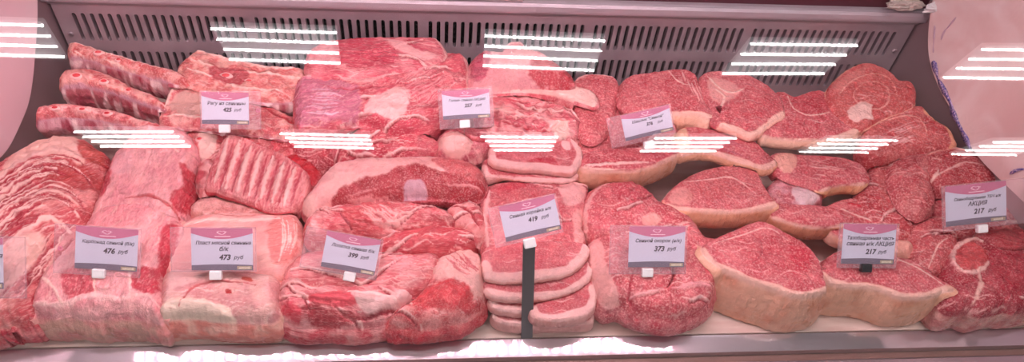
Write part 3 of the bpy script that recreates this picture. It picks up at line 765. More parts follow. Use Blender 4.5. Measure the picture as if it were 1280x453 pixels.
meat('boneless_loin', 'front fold of boneless loin with thick pale cut end, under the 476 price tag', 'meat',
    [(112,268),(130,255),(165,250),(195,256),(218,268),(230,285),(218,312),(206,335),(200,362),(203,385),(198,398),(180,393),(150,390),(110,392),(80,388),(55,390),(40,386),(38,370),(48,345),(70,318),(95,290)],
    h=.022, tilt=(.16,0), th=.07, floor=True, r=.012, dome=.010, c1=(.78,.32,.35), c2=(.85,.44,.44), mott=24, amp=.002, amp2=.003, fiber=(75,2,1), veins=50, veinw=.0011, marb=.8, flare=.006, bulge=.006, rag=.0015,
    side=(.76,.33,.31), side2=(.66,.36,.30), sidem=.2,
    feats=[('poly',[(82,345),(115,340),(120,372),(85,376)],.005,(.66,.13,.17),.7,-.001),('poly',[(168,345),(200,340),(196,365),(172,368)],.005,(.62,.08,.12),.6,-.001),
           ('poly',[(205,290),(222,284),(214,320),(202,345),(198,320)],.004,(.60,.05,.09),.5,0),
           ('line',[(40,380),(75,383),(112,374),(150,377),(185,373),(200,385)],.0045,(.88,.52,.50),.1,.002),
           ('line',[(50,345),(70,365),(80,385)],.002,FAT,.1,.001),('line',[(118,330),(122,375)],.0018,FAT,.1,0),('line',[(166,330),(164,372)],.0018,FAT,.1,0),
           ('line',[(60,335),(75,300),(112,268)],.003,FAT,.2,.001)])
# ---- skin-on belly
meat('pork_belly', 'smooth cream-pink belly slab with its fat side up, behind the 473 price tag', 'meat',
    [(206,352),(203,320),(212,292),(236,270),(262,263),(310,262),(350,261),(368,264),(378,280),(377,305),(366,328),(346,350),(300,352),(250,354)],
    h=.010, tilt=(.13,0), th=.04, r=.014, dome=.008, c1=(.86,.46,.42), c2=(.82,.36,.34), mott=18, amp=.001, fiber=(20,4,1), veins=25, veinw=.0008, marb=.4,
    feats=[('poly',[(345,275),(372,278),(375,300),(362,325),(345,335),(335,300)],.006,(.78,.27,.25),.7,0),('line',[(225,284),(262,277),(310,278),(350,276)],.004,FAT,.1,.001),
           ('line',[(262,266),(300,272),(345,268),(372,274)],.0015,(.66,.22,.22),.2,-.001),('streaks',[(345,268),(352,300),(345,335)],[(372,276),(372,300),(358,330)],8,.0012,FAT,.2,.0005)])
meat('pork_belly', 'thick belly end with grey membrane and bulging cream fat lip, front left', 'meat',
    [(200,358),(203,342),(225,333),(275,335),(320,338),(346,345),(348,370),(345,392),(325,396),(295,396),(270,394),(240,390),(212,391),(199,392)],
    h=.020, tilt=(.10,0), th=.06, floor=True, r=.012, dome=.006, c1=(.66,.30,.30), c2=(.74,.42,.38), mott=30, amp=.0018, amp2=.003, fiber=(10,2,1), veins=50, veinw=.0007, vein_c=(.80,.50,.46), marb=.5, flare=.004, bulge=.007,
    side=(.80,.30,.25), side2=(.84,.46,.38), sidem=.25,
    feats=[('poly',[(196,385),(225,375),(262,380),(292,392),(290,402),(240,400),(198,400)],.003,CREAM,.05,.006),('poly',[(215,345),(240,342),(250,352),(230,362),(210,366)],.005,(.78,.46,.44),.2,.001),
           ('line',[(225,385),(245,362),(275,355),(320,360)],.002,(.6,.15,.15),.3,-.001),('poly',[(303,348),(315,350),(316,356),(304,354)],.0015,(.60,.12,.08),.1,0),('poly',[(283,366),(290,366),(291,371),(284,371)],.0012,(.55,.05,.05),.1,0)])

# ---- centre back: shoulders
meat('pork_shoulder', 'flat shoulder piece lying farthest back in the middle, right against the slotted panel', 'meat',
    [(382,66),(400,52),(425,47),(470,44),(515,44),(546,46),(555,56),(561,68),(548,80),(520,88),(480,96),(440,98),(405,98),(384,90)],
    seams=3, h=.034, th=.045, r=.010, c1=(.68,.12,.18), c2=(.80,.28,.32), mott=30, amp=.0015, amp2=.002, fiber=(0,4,1), veins=30, marb=.9, rim=[(546,46),(555,56),(562,70),(552,82)], rimw=.007, rimc=PFAT, rindc=PFAT, part='fat_rim',
    feats=[('poly',[(480,50),(500,52),(520,64),(545,70),(530,78),(500,66),(484,58)],.004,(.82,.40,.40),.2,.001),('poly',[(420,52),(470,50),(500,72),(480,86),(430,84)],.008,(.64,.09,.15),.9,0)])
meat('pork_shoulder', 'big shoulder joint with purplish silverskin and folded fat, left of the 257 price tag', 'meat',
    [(366,112),(370,98),(395,91),(425,91),(455,86),(485,83),(510,78),(540,68),(568,64),(583,68),(589,85),(590,105),(580,125),(565,142),(545,152),(520,158),(490,160),(462,150),(440,150),(410,156),(372,160),(366,140)],
    seams=5, h=.028, th=.05, tilt=(.1,0), r=.016, dome=.010, c1=(.66,.10,.15), c2=(.74,.20,.24), mott=28, amp=.002, amp2=.004, fiber=(25,3,1), veins=50, rim=[(566,64),(583,68),(590,88),(590,110)], rimw=.009, rimc=PFAT, rindc=PFAT, part='fat_rim',
    side=(.55,.06,.10), side2=(.66,.2,.24),
    feats=[('poly',[(370,105),(400,100),(440,112),(452,125),(450,145),(430,150),(375,156),(368,130)],.006,(.60,.20,.30),.8,0),
           ('line',[(372,100),(410,100),(445,108),(470,106),(500,90),(530,78),(560,68)],.0055,(.84,.40,.40),.2,.003),
           ('line',[(400,112),(440,118),(490,112),(508,105)],.0025,(.50,.06,.10),.3,-.003),
           ('poly',[(454,141),(462,128),(478,125),(492,118),(511,120),(512,134),(505,147),(490,152),(472,146)],.003,(.84,.48,.46),.15,.003),
           ('streaks',[(490,110),(520,92),(550,80)],[(520,150),(545,135),(572,110)],26,.0011,(.80,.34,.36),.3,.0004),
           ('streaks',[(380,115),(410,118),(440,128)],[(380,148),(410,148),(440,142)],10,.0012,(.72,.42,.50),.3,.0003)])
meat('pork_leg_joint', 'smooth pale joint with a dark red side, back centre beneath the reflected lamps', 'meat',
    [(584,82),(592,68),(606,60),(626,62),(632,52),(652,50),(660,57),(682,66),(702,80),(718,94),(722,106),(700,108),(650,106),(610,110),(586,110)],
    h=.028, th=.05, r=.016, dome=.012, c1=(.80,.34,.37), c2=(.84,.42,.42), mott=20, amp=.0015, amp2=.002, veins=15, marb=.5, bulge=.004,
    feats=[('poly',[(588,78),(606,62),(614,75),(606,100),(592,106)],.004,(.60,.12,.20),.8,0),('poly',[(664,84),(690,80),(715,92),(718,106),(680,106),(660,98)],.005,(.60,.07,.10),.8,-.001),('line',[(632,54),(640,62),(660,60),(675,72)],.003,(.64,.10,.14),.4,-.002)])
meat('folded_pork_flank', 'folded flank with a long pale fat strip on top, right of 257 price tag', 'meat',
    [(592,114),(610,105),(645,102),(685,103),(715,106),(738,112),(746,121),(744,131),(728,126),(695,117),(655,113),(618,114)],
    h=.022, th=.05, r=.004, dome=.001, c1=(.84,.44,.40), c2=FAT, mott=30, amp=.001, marb=.2, side=(.66,.10,.14), side2=(.78,.30,.32), sidem=.7, bulge=.005,
    feats=[('line',[(600,120),(650,118),(700,130),(735,134)],.0015,(.6,.15,.18),.3,-.001)])
meat('folded_pork_flank', 'wavy dark-and-pink flank layer directly below the fat-striped flank, centre', 'meat',
    [(598,124),(625,118),(660,120),(700,130),(726,142),(728,160),(718,172),(700,180),(670,180),(640,176),(612,176),(598,160)],
    seams=5, h=.012, th=.035, r=.012, dome=.006, c1=(.68,.14,.19), c2=(.82,.38,.38), mott=40, amp=.0025, amp2=.006, f2=45, fiber=(-12,4,1), veins=30, bulge=.005,
    feats=[('line',[(604,140),(640,146),(690,158),(718,156)],.003,(.84,.44,.42),.2,.003),('line',[(610,152),(640,160),(680,168),(705,160)],.003,(.52,.05,.08),.4,-.004),('poly',[(690,160),(708,158),(712,170),(695,176)],.003,FAT,.1,.003)])
meat('pork_shoulder', 'dark red lean shoulder lump behind the long fat-topped joint, centre', 'meat',
    [(436,166),(455,156),(490,156),(520,162),(545,172),(556,182),(548,196),(520,200),(480,200),(445,200),(420,200),(412,184)],
    seams=5, h=.006, th=.04, r=.016, dome=.012, c1=(.58,.07,.11), c2=(.70,.18,.22), mott=30, amp=.0025, amp2=.004, veins=35, fiber=(10,2,1))
meat('pork_trimming', 'dark trimming in the gap under the reflected lamps, left of the lean shoulder lump', 'meat',
    [(345,172),(370,162),(410,160),(445,166),(450,186),(425,200),(400,214),(380,205),(360,190)], h=-.004, th=.035, r=.012, dome=.006, c1=(.48,.05,.08), c2=LEAN, amp=.003, amp2=.004, veins=14)
meat('pork_hock_end', 'small pale-ended joint peeking out right below the 257 price tag', 'meat',
    [(543,178),(552,164),(575,158),(605,160),(621,166),(624,178),(608,188),(590,194),(568,198),(548,194)], h=.012, th=.035, r=.014, dome=.010, c1=(.66,.14,.20), c2=(.76,.30,.32), mott=35, amp=.002, amp2=.004, veins=10,
    feats=[('poly',[(546,182),(556,170),(572,172),(590,184),(580,195),(558,196)],.003,(.86,.46,.42),.1,.004),('line',[(572,170),(590,180),(608,180)],.003,(.40,.03,.05),.2,-.004)])

# ---- centre: fat-capped joint and rolls
meat('fat_capped_shoulder', 'long shoulder joint with smooth pink fat cap above dark lean, mid counter', 'meat',
    [(376,252),(380,243),(392,228),(404,212),(420,200),(448,194),(490,193),(535,192),(580,197),(602,208),(609,226),(604,240),(585,246),(560,240),(520,240),(480,243),(440,248),(415,252),(396,262),(382,262)],
    h=.022, th=.04, tilt=(.22,0), r=.016, dome=.010, c1=(.84,.42,.40), c2=(.86,.50,.46), mott=16, amp=.0012, amp2=.002, marb=.15, side=(.46,.05,.08), side2=(.64,.20,.22), bulge=.004,
    feats=[('poly',[(412,252),(430,238),(462,227),(485,222),(500,212),(520,210),(550,220),(580,222),(612,220),(612,252),(520,256),(440,258)],.003,(.52,.08,.10),.9,-.005),
           ('poly',[(545,200),(575,198),(600,210),(604,228),(575,226),(545,212)],.004,(.74,.20,.21),.9,0),('poly',[(505,228),(525,226),(535,236),(525,248),(508,246)],.003,(.62,.36,.42),.3,.002),
           ('streaks',[(430,244),(470,236),(500,232)],[(440,252),(480,250),(505,248)],6,.0012,(.78,.34,.34),.2,.0004),('line',[(560,232),(585,234),(604,236)],.002,(.78,.34,.34),.2,.001)])
meat('rolled_shoulder', 'rolled pink shoulder with swirling seams, between the fat-capped joint and the 399 price tag', 'meat',
    [(377,290),(381,272),(392,262),(415,256),(455,252),(500,251),(540,256),(562,264),(572,274),(562,284),(535,288),(500,290),(470,292),(430,298),(395,302)],
    seams=6, h=.014, th=.035, tilt=(.1,0), r=.018, dome=.014, c1=(.70,.15,.18), c2=(.82,.36,.36), mott=36, amp=.0025, amp2=.005, f2=36, veins=30, fiber=(-8,3,1),
    feats=[('poly',[(430,272),(455,258),(485,262),(490,280),(460,290),(435,288)],.004,(.72,.15,.17),.8,.003),('line',[(400,262),(450,256),(520,256),(560,268)],.0035,(.84,.42,.40),.2,.002),('streaks',[(470,262),(500,275),(530,284)],[(440,270),(470,285),(500,292)],8,.0014,(.84,.42,.40),.2,.001),('line',[(425,275),(440,290)],.002,DARK,.3,-.002)])
meat('rolled_shoulder', 'dark red rolled shoulder, right of the 399 price tag and below the pink roll', 'meat',
    [(470,300),(490,288),(530,280),(565,282),(590,286),(600,298),(592,310),(565,316),(530,318),(495,320),(474,316)],
    seams=4, h=.010, th=.04, tilt=(.05,0), r=.018, dome=.012, c1=(.58,.08,.11), c2=(.66,.13,.15), mott=30, amp=.003, amp2=.003, veins=16, fiber=(5,4,1), marb=.5,
    feats=[('line',[(482,292),(530,284),(580,288)],.002,(.80,.38,.36),.2,.001)])
meat('pork_fat_strip', 'curled flap of fat and meat at the right end of the rolled shoulders', 'meat',
    [(556,262),(572,252),(592,250),(606,262),(610,285),(604,302),(590,300),(578,286),(562,276)], seams=3, h=.010, th=.035, r=.012, dome=.008, c1=(.82,.36,.35), c2=LEAN, mott=45, amp=.003, amp2=.004, veins=10, marb=.4,
    feats=[('line',[(565,262),(585,268),(600,290)],.003,(.42,.03,.05),.3,-.003)])
meat('pork_trimming', 'ragged dark trimming left of the chop stack, beside the fat-capped joint', 'meat',
    [(560,246),(590,240),(612,238),(622,250),(618,285),(608,300),(585,290),(570,262)], h=-.006, th=.035, r=.01, c1=(.50,.05,.08), c2=PALE, amp=.003, amp2=.004, veins=8)
meat('boneless_shoulder', 'fibrous pink boneless shoulder behind and right of the 399 price tag', 'meat',
    [(352,345),(362,326),(385,312),(430,308),(470,312),(510,314),(545,314),(552,328),(545,345),(528,362),(480,368),(420,362),(370,360)],
    seams=4, h=.018, tilt=(.06,0), th=.045, r=.014, dome=.010, c1=(.70,.15,.18), c2=(.80,.32,.33), mott=26, amp=.0018, amp2=.002, fiber=(0,6,1), veins=50, veinw=.0009,
    feats=[('streaks',[(480,322),(510,324),(545,330)],[(480,345),(505,348),(535,352)],12,.001,(.80,.36,.38),.3,.0004)])
meat('boneless_shoulder', 'front boneless shoulder with a pale tongue-like tendon flap, below the 399 price tag', 'meat',
    [(344,372),(348,350),(362,340),(385,342),(410,352),(450,352),(485,345),(515,340),(534,346),(530,358),(515,372),(496,388),(475,398),(440,402),(405,400),(372,402),(350,392)],
    seams=6, h=.014, tilt=(.08,0), th=.06, floor=True, r=.018, dome=.012, c1=(.74,.22,.25), c2=(.82,.38,.38), mott=28, amp=.0025, amp2=.004, veins=40, fiber=(-12,3,1), side=(.58,.09,.12), side2=(.76,.32,.32), bulge=.008, flare=.003,
    feats=[('poly',[(388,378),(410,372),(440,374),(470,380),(460,388),(420,388),(392,386)],.003,(.80,.13,.17),.2,.006),
           ('poly',[(440,372),(480,376),(510,362),(533,350),(522,372),(490,390),(455,394),(445,384)],.003,(.84,.50,.48),.2,.005),
           ('poly',[(375,392),(392,386),(412,390),(440,393),(452,398),(430,401),(395,401)],.003,(.46,.07,.09),.7,-.004),('poly',[(348,385),(362,382),(378,392),(372,400),(352,392)],.003,(.74,.10,.14),.5,.002),
           ('line',[(436,372),(465,375),(495,380)],.003,(.90,.66,.62),.05,.002),('line',[(448,398),(470,394),(500,385)],.002,DARK,.3,-.003)])
meat('boneless_shoulder', 'front shoulder piece with thick marbled fat, just left of the front chop stack', 'meat',
    [(532,340),(545,322),(565,312),(590,310),(606,322),(609,345),(607,368),(596,384),(575,396),(560,398),(535,402),(505,402),(485,400),(492,384),(512,372),(528,356)],
    seams=5, h=.016, tilt=(.08,0), th=.06, floor=True, r=.018, dome=.012, c1=(.70,.12,.14), c2=(.82,.34,.33), mott=34, amp=.003, amp2=.004, veins=30, side=(.62,.07,.10), side2=(.70,.16,.17), bulge=.008,
    feats=[('poly',[(545,325),(570,314),(600,318),(607,345),(600,372),(580,378),(572,358),(545,352)],.006,(.84,.46,.42),.3,.002),
           ('streaks',[(550,325),(570,345),(590,352)],[(575,318),(590,335),(604,345)],10,.0013,(.66,.18,.2),.4,-.001),
           ('poly',[(530,368),(555,358),(580,362),(590,380),(570,388),(530,390),(515,384)],.004,(.74,.10,.12),.6,.003),('line',[(528,362),(510,380),(490,392)],.003,DARK,.3,-.004)])

# ---- chops
def chop(label, out, rimline, **kw):
    d = dict(th=.019, r=.003, dome=.001, c1=ROSE, c2=(.74,.24,.26), mott=22, amp=.001, rimw=.009, rimc=(.86,.50,.47), rindc=(.80,.40,.37), marb=.8, veins=8, bulge=.0015)
    d.update(kw)
    return meat('pork_chop', label, 'meat', out, rim=rimline, part='fat_rim', group='stacked pork loin chops', **d)
chop('pork chop with a broad pale fat rim lying alone above the 419 price tag', [(613,180),(620,172),(632,169),(660,171),(690,170),(707,171),(721,177),(728,190),(726,204),(716,214),(694,213),(672,210),(645,209),(616,203),(611,192)],
     [(611,192),(616,203),(645,209),(672,210),(694,213),(716,214),(726,204),(728,190),(721,177)], h=.020, rimw=.010, feats=[('poly',[(660,202),(690,198),(698,212),(672,216)],.002,(.66,.08,.12),.7,0),('poly',[(702,176),(712,178),(712,188),(704,186)],.0015,(.84,.52,.50),.1,.001)])
chop('chop lying just under the lone chop, mostly its pale rim showing', [(603,205),(612,196),(660,196),(715,200),(724,212),(718,224),(690,226),(655,224),(625,220),(607,222)],
     [(603,210),(610,222),(655,226),(690,228),(718,225),(724,214)], h=.006, rimw=.007, th=.02)
meat('pork_chop', 'large uneven chop lying behind and around the 419 price tag', 'meat', [(600,255),(604,236),(620,228),(650,224),(690,226),(722,226),(736,234),(732,256),(728,280),(732,300),(715,318),(670,320),(620,318),(604,310),(602,285)],
     group='stacked pork loin chops', seams=4, h=.008, th=.03, r=.006, dome=.002, c1=ROSE, c2=PALE, mott=30, amp=.002, amp2=.003, veins=20,
     feats=[('line',[(610,310),(606,270),(612,240)],.005,PFAT,.2,.002),('poly',[(700,232),(725,230),(733,245),(715,260),(702,250)],.004,(.84,.44,.42),.3,.002),('poly',[(616,238),(640,228),(665,232),(640,240)],.004,(.62,.08,.12),.7,0),('poly',[(715,270),(728,262),(732,300),(720,310)],.004,(.82,.38,.36),.2,.001)])
RB = lambda o: o
chop('topmost chop of the front stack, crossed by the dark upright strip', [(603,322),(606,310),(625,304),(660,301),(700,301),(728,303),(737,311),(731,325),(711,341),(684,347),(653,350),(625,351),(607,346),(604,336)],
     [(604,336),(607,346),(625,351),(653,350),(684,347),(711,341),(731,325),(737,312)], h=.024, rimw=.012, th=.022, feats=[('line',[(615,345),(650,342),(690,340)],.002,(.92,.72,.70),.05,.0005)])
chop('second chop of the front stack, its fat rim curving up on the right', [(606,352),(640,340),(700,318),(734,308),(743,320),(742,338),(733,352),(710,365),(686,371),(660,373),(630,372),(609,367)],
     [(609,367),(630,372),(660,374),(686,372),(710,366),(733,353),(742,338),(743,320)], h=.014, rimw=.009, th=.016)
chop('third chop of the front stack, rim showing at its left end', [(612,372),(640,362),(700,355),(738,352),(743,366),(738,378),(700,388),(650,390),(622,386),(612,380)],
     [(612,380),(622,386),(650,390),(700,388),(738,378)], h=.000, rimw=.007, th=.02)
chop('small chop with a swelling rim, low on the right of the front stack', [(662,388),(672,378),(692,372),(720,362),(737,350),(745,364),(744,382),(731,394),(706,400),(684,400),(668,396)],
     [(662,388),(668,397),(684,401),(706,401),(731,395),(744,383),(746,364)], h=.008, rimw=.011, th=.024)
chop('lowest chop of the front stack, resting on the tray', [(614,392),(630,382),(690,378),(738,386),(742,398),(736,404),(700,405),(662,406),(636,405),(620,400)],
     [(614,396),(622,402),(640,406),(664,408),(700,407),(736,406),(743,398)], h=-.018, rimw=.006, th=.02, floor=True)

# ---- neck roll
meat('pork_neck', 'netted-looking round pork neck, upper lobe behind the 373 price tag', 'meat',
    [(725,262),(730,242),(742,230),(762,224),(790,224),(812,234),(828,248),(845,256),(865,268),(880,286),(880,302),(850,306),(800,305),(752,302),(732,290)],
    seams=3, h=.010, tilt=(.1,0), th=.045, r=.02, dome=.012, c1=HAMC, c2=(.74,.22,.25), mott=30, amp=.002, amp2=.003, mat=HAM, veins=24, group='pork neck lobes beside the chop stack',
    feats=[('poly',[(800,278),(815,272),(825,280),(815,288),(802,286)],.002,(.86,.42,.38),.1,.003),('line',[(735,300),(732,265),(745,240),(765,228)],.004,PFAT,.3,.001),('poly',[(765,228),(795,228),(812,240),(800,256),(770,250)],.006,(.68,.15,.19),.9,.002)])
meat('pork_neck', 'large round pork neck with a pale left side, under the 373 price tag', 'meat',
    [(731,320),(738,298),(760,286),(800,282),(845,280),(878,286),(893,308),(898,335),(896,360),(888,375),(870,386),(845,392),(815,388),(792,380),(778,372),(762,376),(750,364),(742,345)],
    seams=3, h=.018, tilt=(.12,0), th=.06, floor=True, r=.018, dome=.010, c1=HAMC, c2=(.76,.25,.27), mott=30, amp=.002, amp2=.003, mat=HAM, veins=30, side=(.74,.26,.28), side2=(.68,.14,.18), sidem=.9, bulge=.008,
    group='pork neck lobes beside the chop stack',
    feats=[('poly',[(735,300),(748,300),(756,330),(764,352),(778,378),(755,376),(742,350)],.003,(.82,.40,.38),.2,-.002),('line',[(838,335),(840,350),(832,364)],.0022,(.30,.02,.04),.2,-.006),
           ('line',[(790,345),(786,372),(800,382)],.002,(.55,.08,.12),.3,-.003),('line',[(838,366),(860,362),(890,358)],.004,(.84,.38,.40),.5,.003),('line',[(788,372),(810,370),(832,366)],.003,(.84,.40,.40),.5,.002)])

# ---- ham slices with skin (right half)
def ham(label, out, rimline, **kw):
    d = dict(th=.04, r=.003, dome=.003, c1=HAMC, c2=HAM2, mott=22, amp=.0012, rimw=.005, rimc=(.86,.50,.42), rindc=SKIN, marb=.9, veins=6, veinw=.0008, bulge=.003, mat=HAM)
    d.update(kw)
    return meat('ham_slice', label, 'meat', out, rim=rimline, part='rind', group='ham slices with rind', **d)
ham('pink ham slice standing left of the 376 price tag at the back', [(716,108),(722,96),(738,92),(766,95),(774,108),(770,125),(765,150),(755,170),(735,178),(722,160),(718,130)], [(716,100),(738,91),(768,95)], h=.008, rindc=PFAT, rimc=PFAT, rimw=.006, th=.035)
ham('smooth ham slice partly hidden behind the 376 price tag', [(722,190),(730,160),(745,138),(770,124),(805,128),(840,150),(845,175),(810,185),(770,186),(740,192)], [(745,138),(770,124),(805,128)], h=.000, rindc=PFAT, rimc=PFAT, rimw=.004, th=.035)
ham('ham slice with orange rind wedge at its lower right, behind the 376 price tag', [(776,118),(779,102),(788,94),(806,91),(834,87),(856,86),(870,93),(876,110),(882,128),(893,143),(890,148),(872,142),(850,142),(830,140),(800,136),(780,130)],
    [(835,143),(855,142),(872,142),(892,148)], h=.014, th=.035, flare=.006, feats=[('streaks',[(850,90),(858,110),(872,130)],[(872,98),(878,115),(884,135)],5,.0016,(.84,.44,.42),.2,.001),('line',[(835,88),(848,104),(866,108)],.0016,FAT,.2,.0005)])
ham('thick ham slice with a wavy cream rim at its lower right, at the back', [(876,100),(880,91),(895,88),(925,91),(942,96),(962,108),(977,124),(980,143),(966,152),(948,166),(936,170),(918,162),(905,158),(892,152),(890,136),(880,118)],
    [(905,159),(920,163),(936,171),(950,166),(968,152),(981,143)], h=.018, th=.022, rimw=.008, rindc=(.84,.42,.34), feats=[('poly',[(884,100),(905,100),(925,112),(912,128),(892,126)],.004,(.80,.36,.34),.4,0),('line',[(884,96),(900,112),(915,118),(930,112)],.002,FAT,.2,.001),('line',[(892,112),(905,122),(898,140)],.0025,FAT,.2,.001),('poly',[(894,134),(902,134),(900,142)],.001,(.15,.01,.02),.1,-.003)])
ham('broad ham slice with an even orange rind along its front, in the back row', [(952,168),(955,150),(960,130),(966,116),(980,114),(992,120),(1016,113),(1030,114),(1042,128),(1060,147),(1074,160),(1070,166),(1045,171),(1015,174),(985,174),(962,171)],
    [(951,170),(962,173),(985,176),(1015,176),(1045,173),(1074,162)], h=.014, th=.026, feats=[('line',[(968,118),(975,135),(968,150)],.003,FAT,.2,.001),('poly',[(992,122),(1015,114),(1030,118),(1034,140),(1010,145),(992,135)],.003,(.62,.10,.13),.8,0),('line',[(984,120),(992,138),(1012,146),(1036,142)],.0014,FAT,.2,.001)])
meat('ham_slice', 'ham end with an oval muscle and white bone joint, in far right corner', 'meat',
    [(1034,120),(1040,102),(1062,84),(1084,77),(1106,84),(1119,93),(1124,99),(1139,101),(1146,112),(1146,126),(1136,134),(1112,143),(1094,152),(1080,160),(1064,158),(1052,150),(1040,136)],
    h=.016, th=.05, tilt=(.12,0), r=.006, c1=(.62,.12,.12), c2=(.70,.18,.17), mott=24, amp=.0015, mat=HAM, veins=8, marb=.7, side=(.80,.40,.30), group='ham slices with rind', rim=[(1040,102),(1062,84),(1084,77),(1106,84),(1119,93)], rimw=.004, rimc=(.82,.36,.28), rindc=SKIN, part='rind',
    feats=[('line',[(1066,118),(1078,106),(1094,104),(1108,112),(1110,128),(1098,138),(1082,136),(1068,128),(1066,118)],.0018,(.80,.36,.32),.2,.0006),('poly',[(1058,140),(1068,134),(1076,129),(1090,133),(1088,142),(1092,150),(1080,150),(1070,154),(1062,149)],.003,(.84,.52,.47),.2,.0015),
           ('poly',[(1040,108),(1062,92),(1084,84),(1070,100),(1048,116)],.003,(.70,.24,.22),.5,0),('line',[(1048,120),(1062,104),(1088,94),(1112,100),(1120,120)],.0014,(.82,.40,.34),.2,.0005)])
meat('ham_slice', 'large lean ham end with orange skin at its right, below the far corner ham', 'meat',
    [(1078,178),(1082,162),(1098,150),(1120,138),(1142,130),(1156,133),(1164,143),(1176,152),(1187,158),(1196,174),(1196,184),(1170,188),(1130,192),(1100,196),(1084,192)],
    h=.014, th=.04, tilt=(.1,0), r=.008, c1=(.60,.10,.11), c2=(.70,.20,.19), mott=24, amp=.002, mat=HAM, veins=16, marb=.8, group='ham slices with rind', rim=[(1164,141),(1178,151),(1189,158),(1198,176),(1196,186)], rimw=.013, rimc=(.82,.40,.26), rindc=SKIN2, part='rind',
    feats=[('streaks',[(1096,172),(1120,160),(1150,150)],[(1110,186),(1135,176),(1160,165)],8,.001,(.78,.40,.40),.3,.0003),('line',[(1098,155),(1130,146),(1150,152),(1158,172)],.0016,(.82,.42,.36),.2,.0006)])
# second row
ham('wedge ham slice with tall tan rind, just below the 376 price tag', [(726,204),(730,192),(750,187),(790,184),(830,181),(846,179),(850,187),(846,193),(826,203),(796,212),(765,213),(738,213),(727,211)],
    [(727,211),(765,214),(796,214),(827,204),(849,193)], h=.018, th=.045, rimw=.004, rindc=(.76,.40,.28), flare=.003, feats=[('line',[(730,208),(770,206),(810,204)],.003,FAT,.2,.001)])
ham('long ham slice with an S-shaped cream rim, right of the wedge slice', [(842,175),(848,162),(866,158),(900,163),(928,168),(948,180),(960,192),(972,203),(958,210),(936,205),(915,199),(893,192),(872,190),(850,194),(840,188)],
    [(842,192),(860,190),(880,190),(905,196),(930,204),(955,211),(973,204)], h=.012, th=.022, rimw=.007, rindc=(.82,.42,.28), feats=[('poly',[(843,168),(856,160),(862,185),(850,192),(840,186)],.003,(.86,.46,.32),.1,.002),('streaks',[(870,165),(900,170),(940,185)],[(872,180),(900,188),(930,198)],6,.0012,(.60,.18,.26),.4,0)])
ham('triangular pale ham slice with a thick tapering rind, centre right', [(832,252),(838,238),(858,222),(884,211),(915,207),(944,213),(954,228),(962,242),(971,254),(966,258),(935,263),(900,264),(870,262),(842,260)],
    [(834,257),(845,262),(870,264),(900,266),(935,265),(970,256)], h=.012, th=.04, rimw=.006, rindc=(.82,.40,.26), flare=.004, c1=(.70,.20,.21), feats=[('line',[(855,228),(885,226),(915,224),(945,244)],.0016,FAT,.2,.0006),('poly',[(835,250),(845,236),(862,238),(866,252),(850,258)],.004,(.80,.36,.33),.4,0)])
ham('ham slice with a cream fat wedge at its left and orange rind at its right', [(962,196),(976,190),(1000,193),(1030,194),(1055,197),(1078,206),(1088,222),(1080,230),(1060,230),(1040,233),(1028,238),(1005,230),(985,224),(970,212)],
    [(1026,240),(1042,235),(1062,232),(1084,231)], h=.010, th=.028, rimw=.004, rindc=(.86,.46,.28), feats=[('poly',[(968,195),(990,192),(996,206),(986,218),(974,212)],.003,(.86,.44,.36),.1,.002),('streaks',[(1000,200),(1030,204),(1070,212)],[(1000,220),(1025,226),(1060,226)],8,.0012,(.82,.42,.40),.3,.0004)])
meat('pork_trimming', 'gristly purple-white scrap wedged in the middle of the ham slices', 'meat', [(960,236),(968,224),(990,214),(1010,216),(1026,232),(1030,248),(1010,258),(985,256),(966,252)], h=.000, th=.03, r=.01, dome=.004, c1=(.62,.16,.20), c2=(.72,.36,.40), mott=45, amp=.002, amp2=.002, veins=18,
    feats=[('poly',[(988,240),(1010,234),(1024,242),(1020,254),(1000,256)],.004,(.80,.56,.58),.2,.002)])
ham('small ham slice with a brownish rind, behind the big front ham slice', [(964,262),(970,254),(1000,255),(1030,257),(1054,263),(1067,272),(1058,280),(1030,284),(1005,282),(982,276),(968,272)],
    [(966,272),(985,279),(1005,284),(1030,286),(1062,281)], h=.006, th=.035, rimw=.004, rindc=(.72,.32,.20))
ham('big front ham slice with a tall pale skin face, right of the round neck', [(878,312),(884,302),(905,293),(925,284),(948,276),(962,279),(985,292),(1004,302),(1020,318),(1028,334),(1032,352),(1034,362),(1010,368),(990,367),(972,360),(952,354),(930,346),(908,336),(890,326)],
    [(878,314),(888,328),(908,338),(930,348),(952,356),(972,362),(990,369),(1010,370),(1035,363)], h=.034, th=.08, floor=True, rimw=.007, rindc=(.84,.44,.32), flare=.012, bulge=.004, feats=[('line',[(890,306),(930,294),(960,286),(985,302)],.0014,FAT,.3,.0005),('line',[(940,330),(952,318),(950,300)],.001,DARK,.4,-.001),('poly',[(985,310),(1010,312),(1015,335),(995,340)],.006,(.62,.05,.09),.9,0)])
ham('front ham slice with long curved orange rind, below the black-clipped 217 price tag', [(1026,342),(1034,322),(1055,312),(1085,310),(1118,320),(1138,324),(1156,334),(1176,349),(1194,362),(1180,364),(1160,370),(1130,371),(1110,364),(1088,358),(1062,357),(1040,353)],
    [(1028,346),(1040,355),(1062,359),(1088,360),(1110,366),(1130,373),(1160,372),(1180,366),(1195,361)], h=.026, th=.07, floor=True, rimw=.008, rindc=(.84,.44,.31), flare=.006, bulge=.004, feats=[('line',[(1120,324),(1150,338),(1180,358)],.0016,FAT,.3,.0005)])
ham('narrow ham slice behind the 217 price tag that has a black clip', [(1030,262),(1050,250),(1080,248),(1105,256),(1122,270),(1125,290),(1110,300),(1080,300),(1050,296),(1035,284)], [(1035,288),(1050,298),(1080,302),(1110,302)], h=-.002, th=.03, rimw=.003, c1=(.64,.09,.12),
    feats=[('line',[(1060,256),(1085,262),(1105,272)],.004,(.66,.02,.05),.2,.003),('line',[(1050,262),(1080,275),(1110,282)],.002,FAT,.2,.001)])
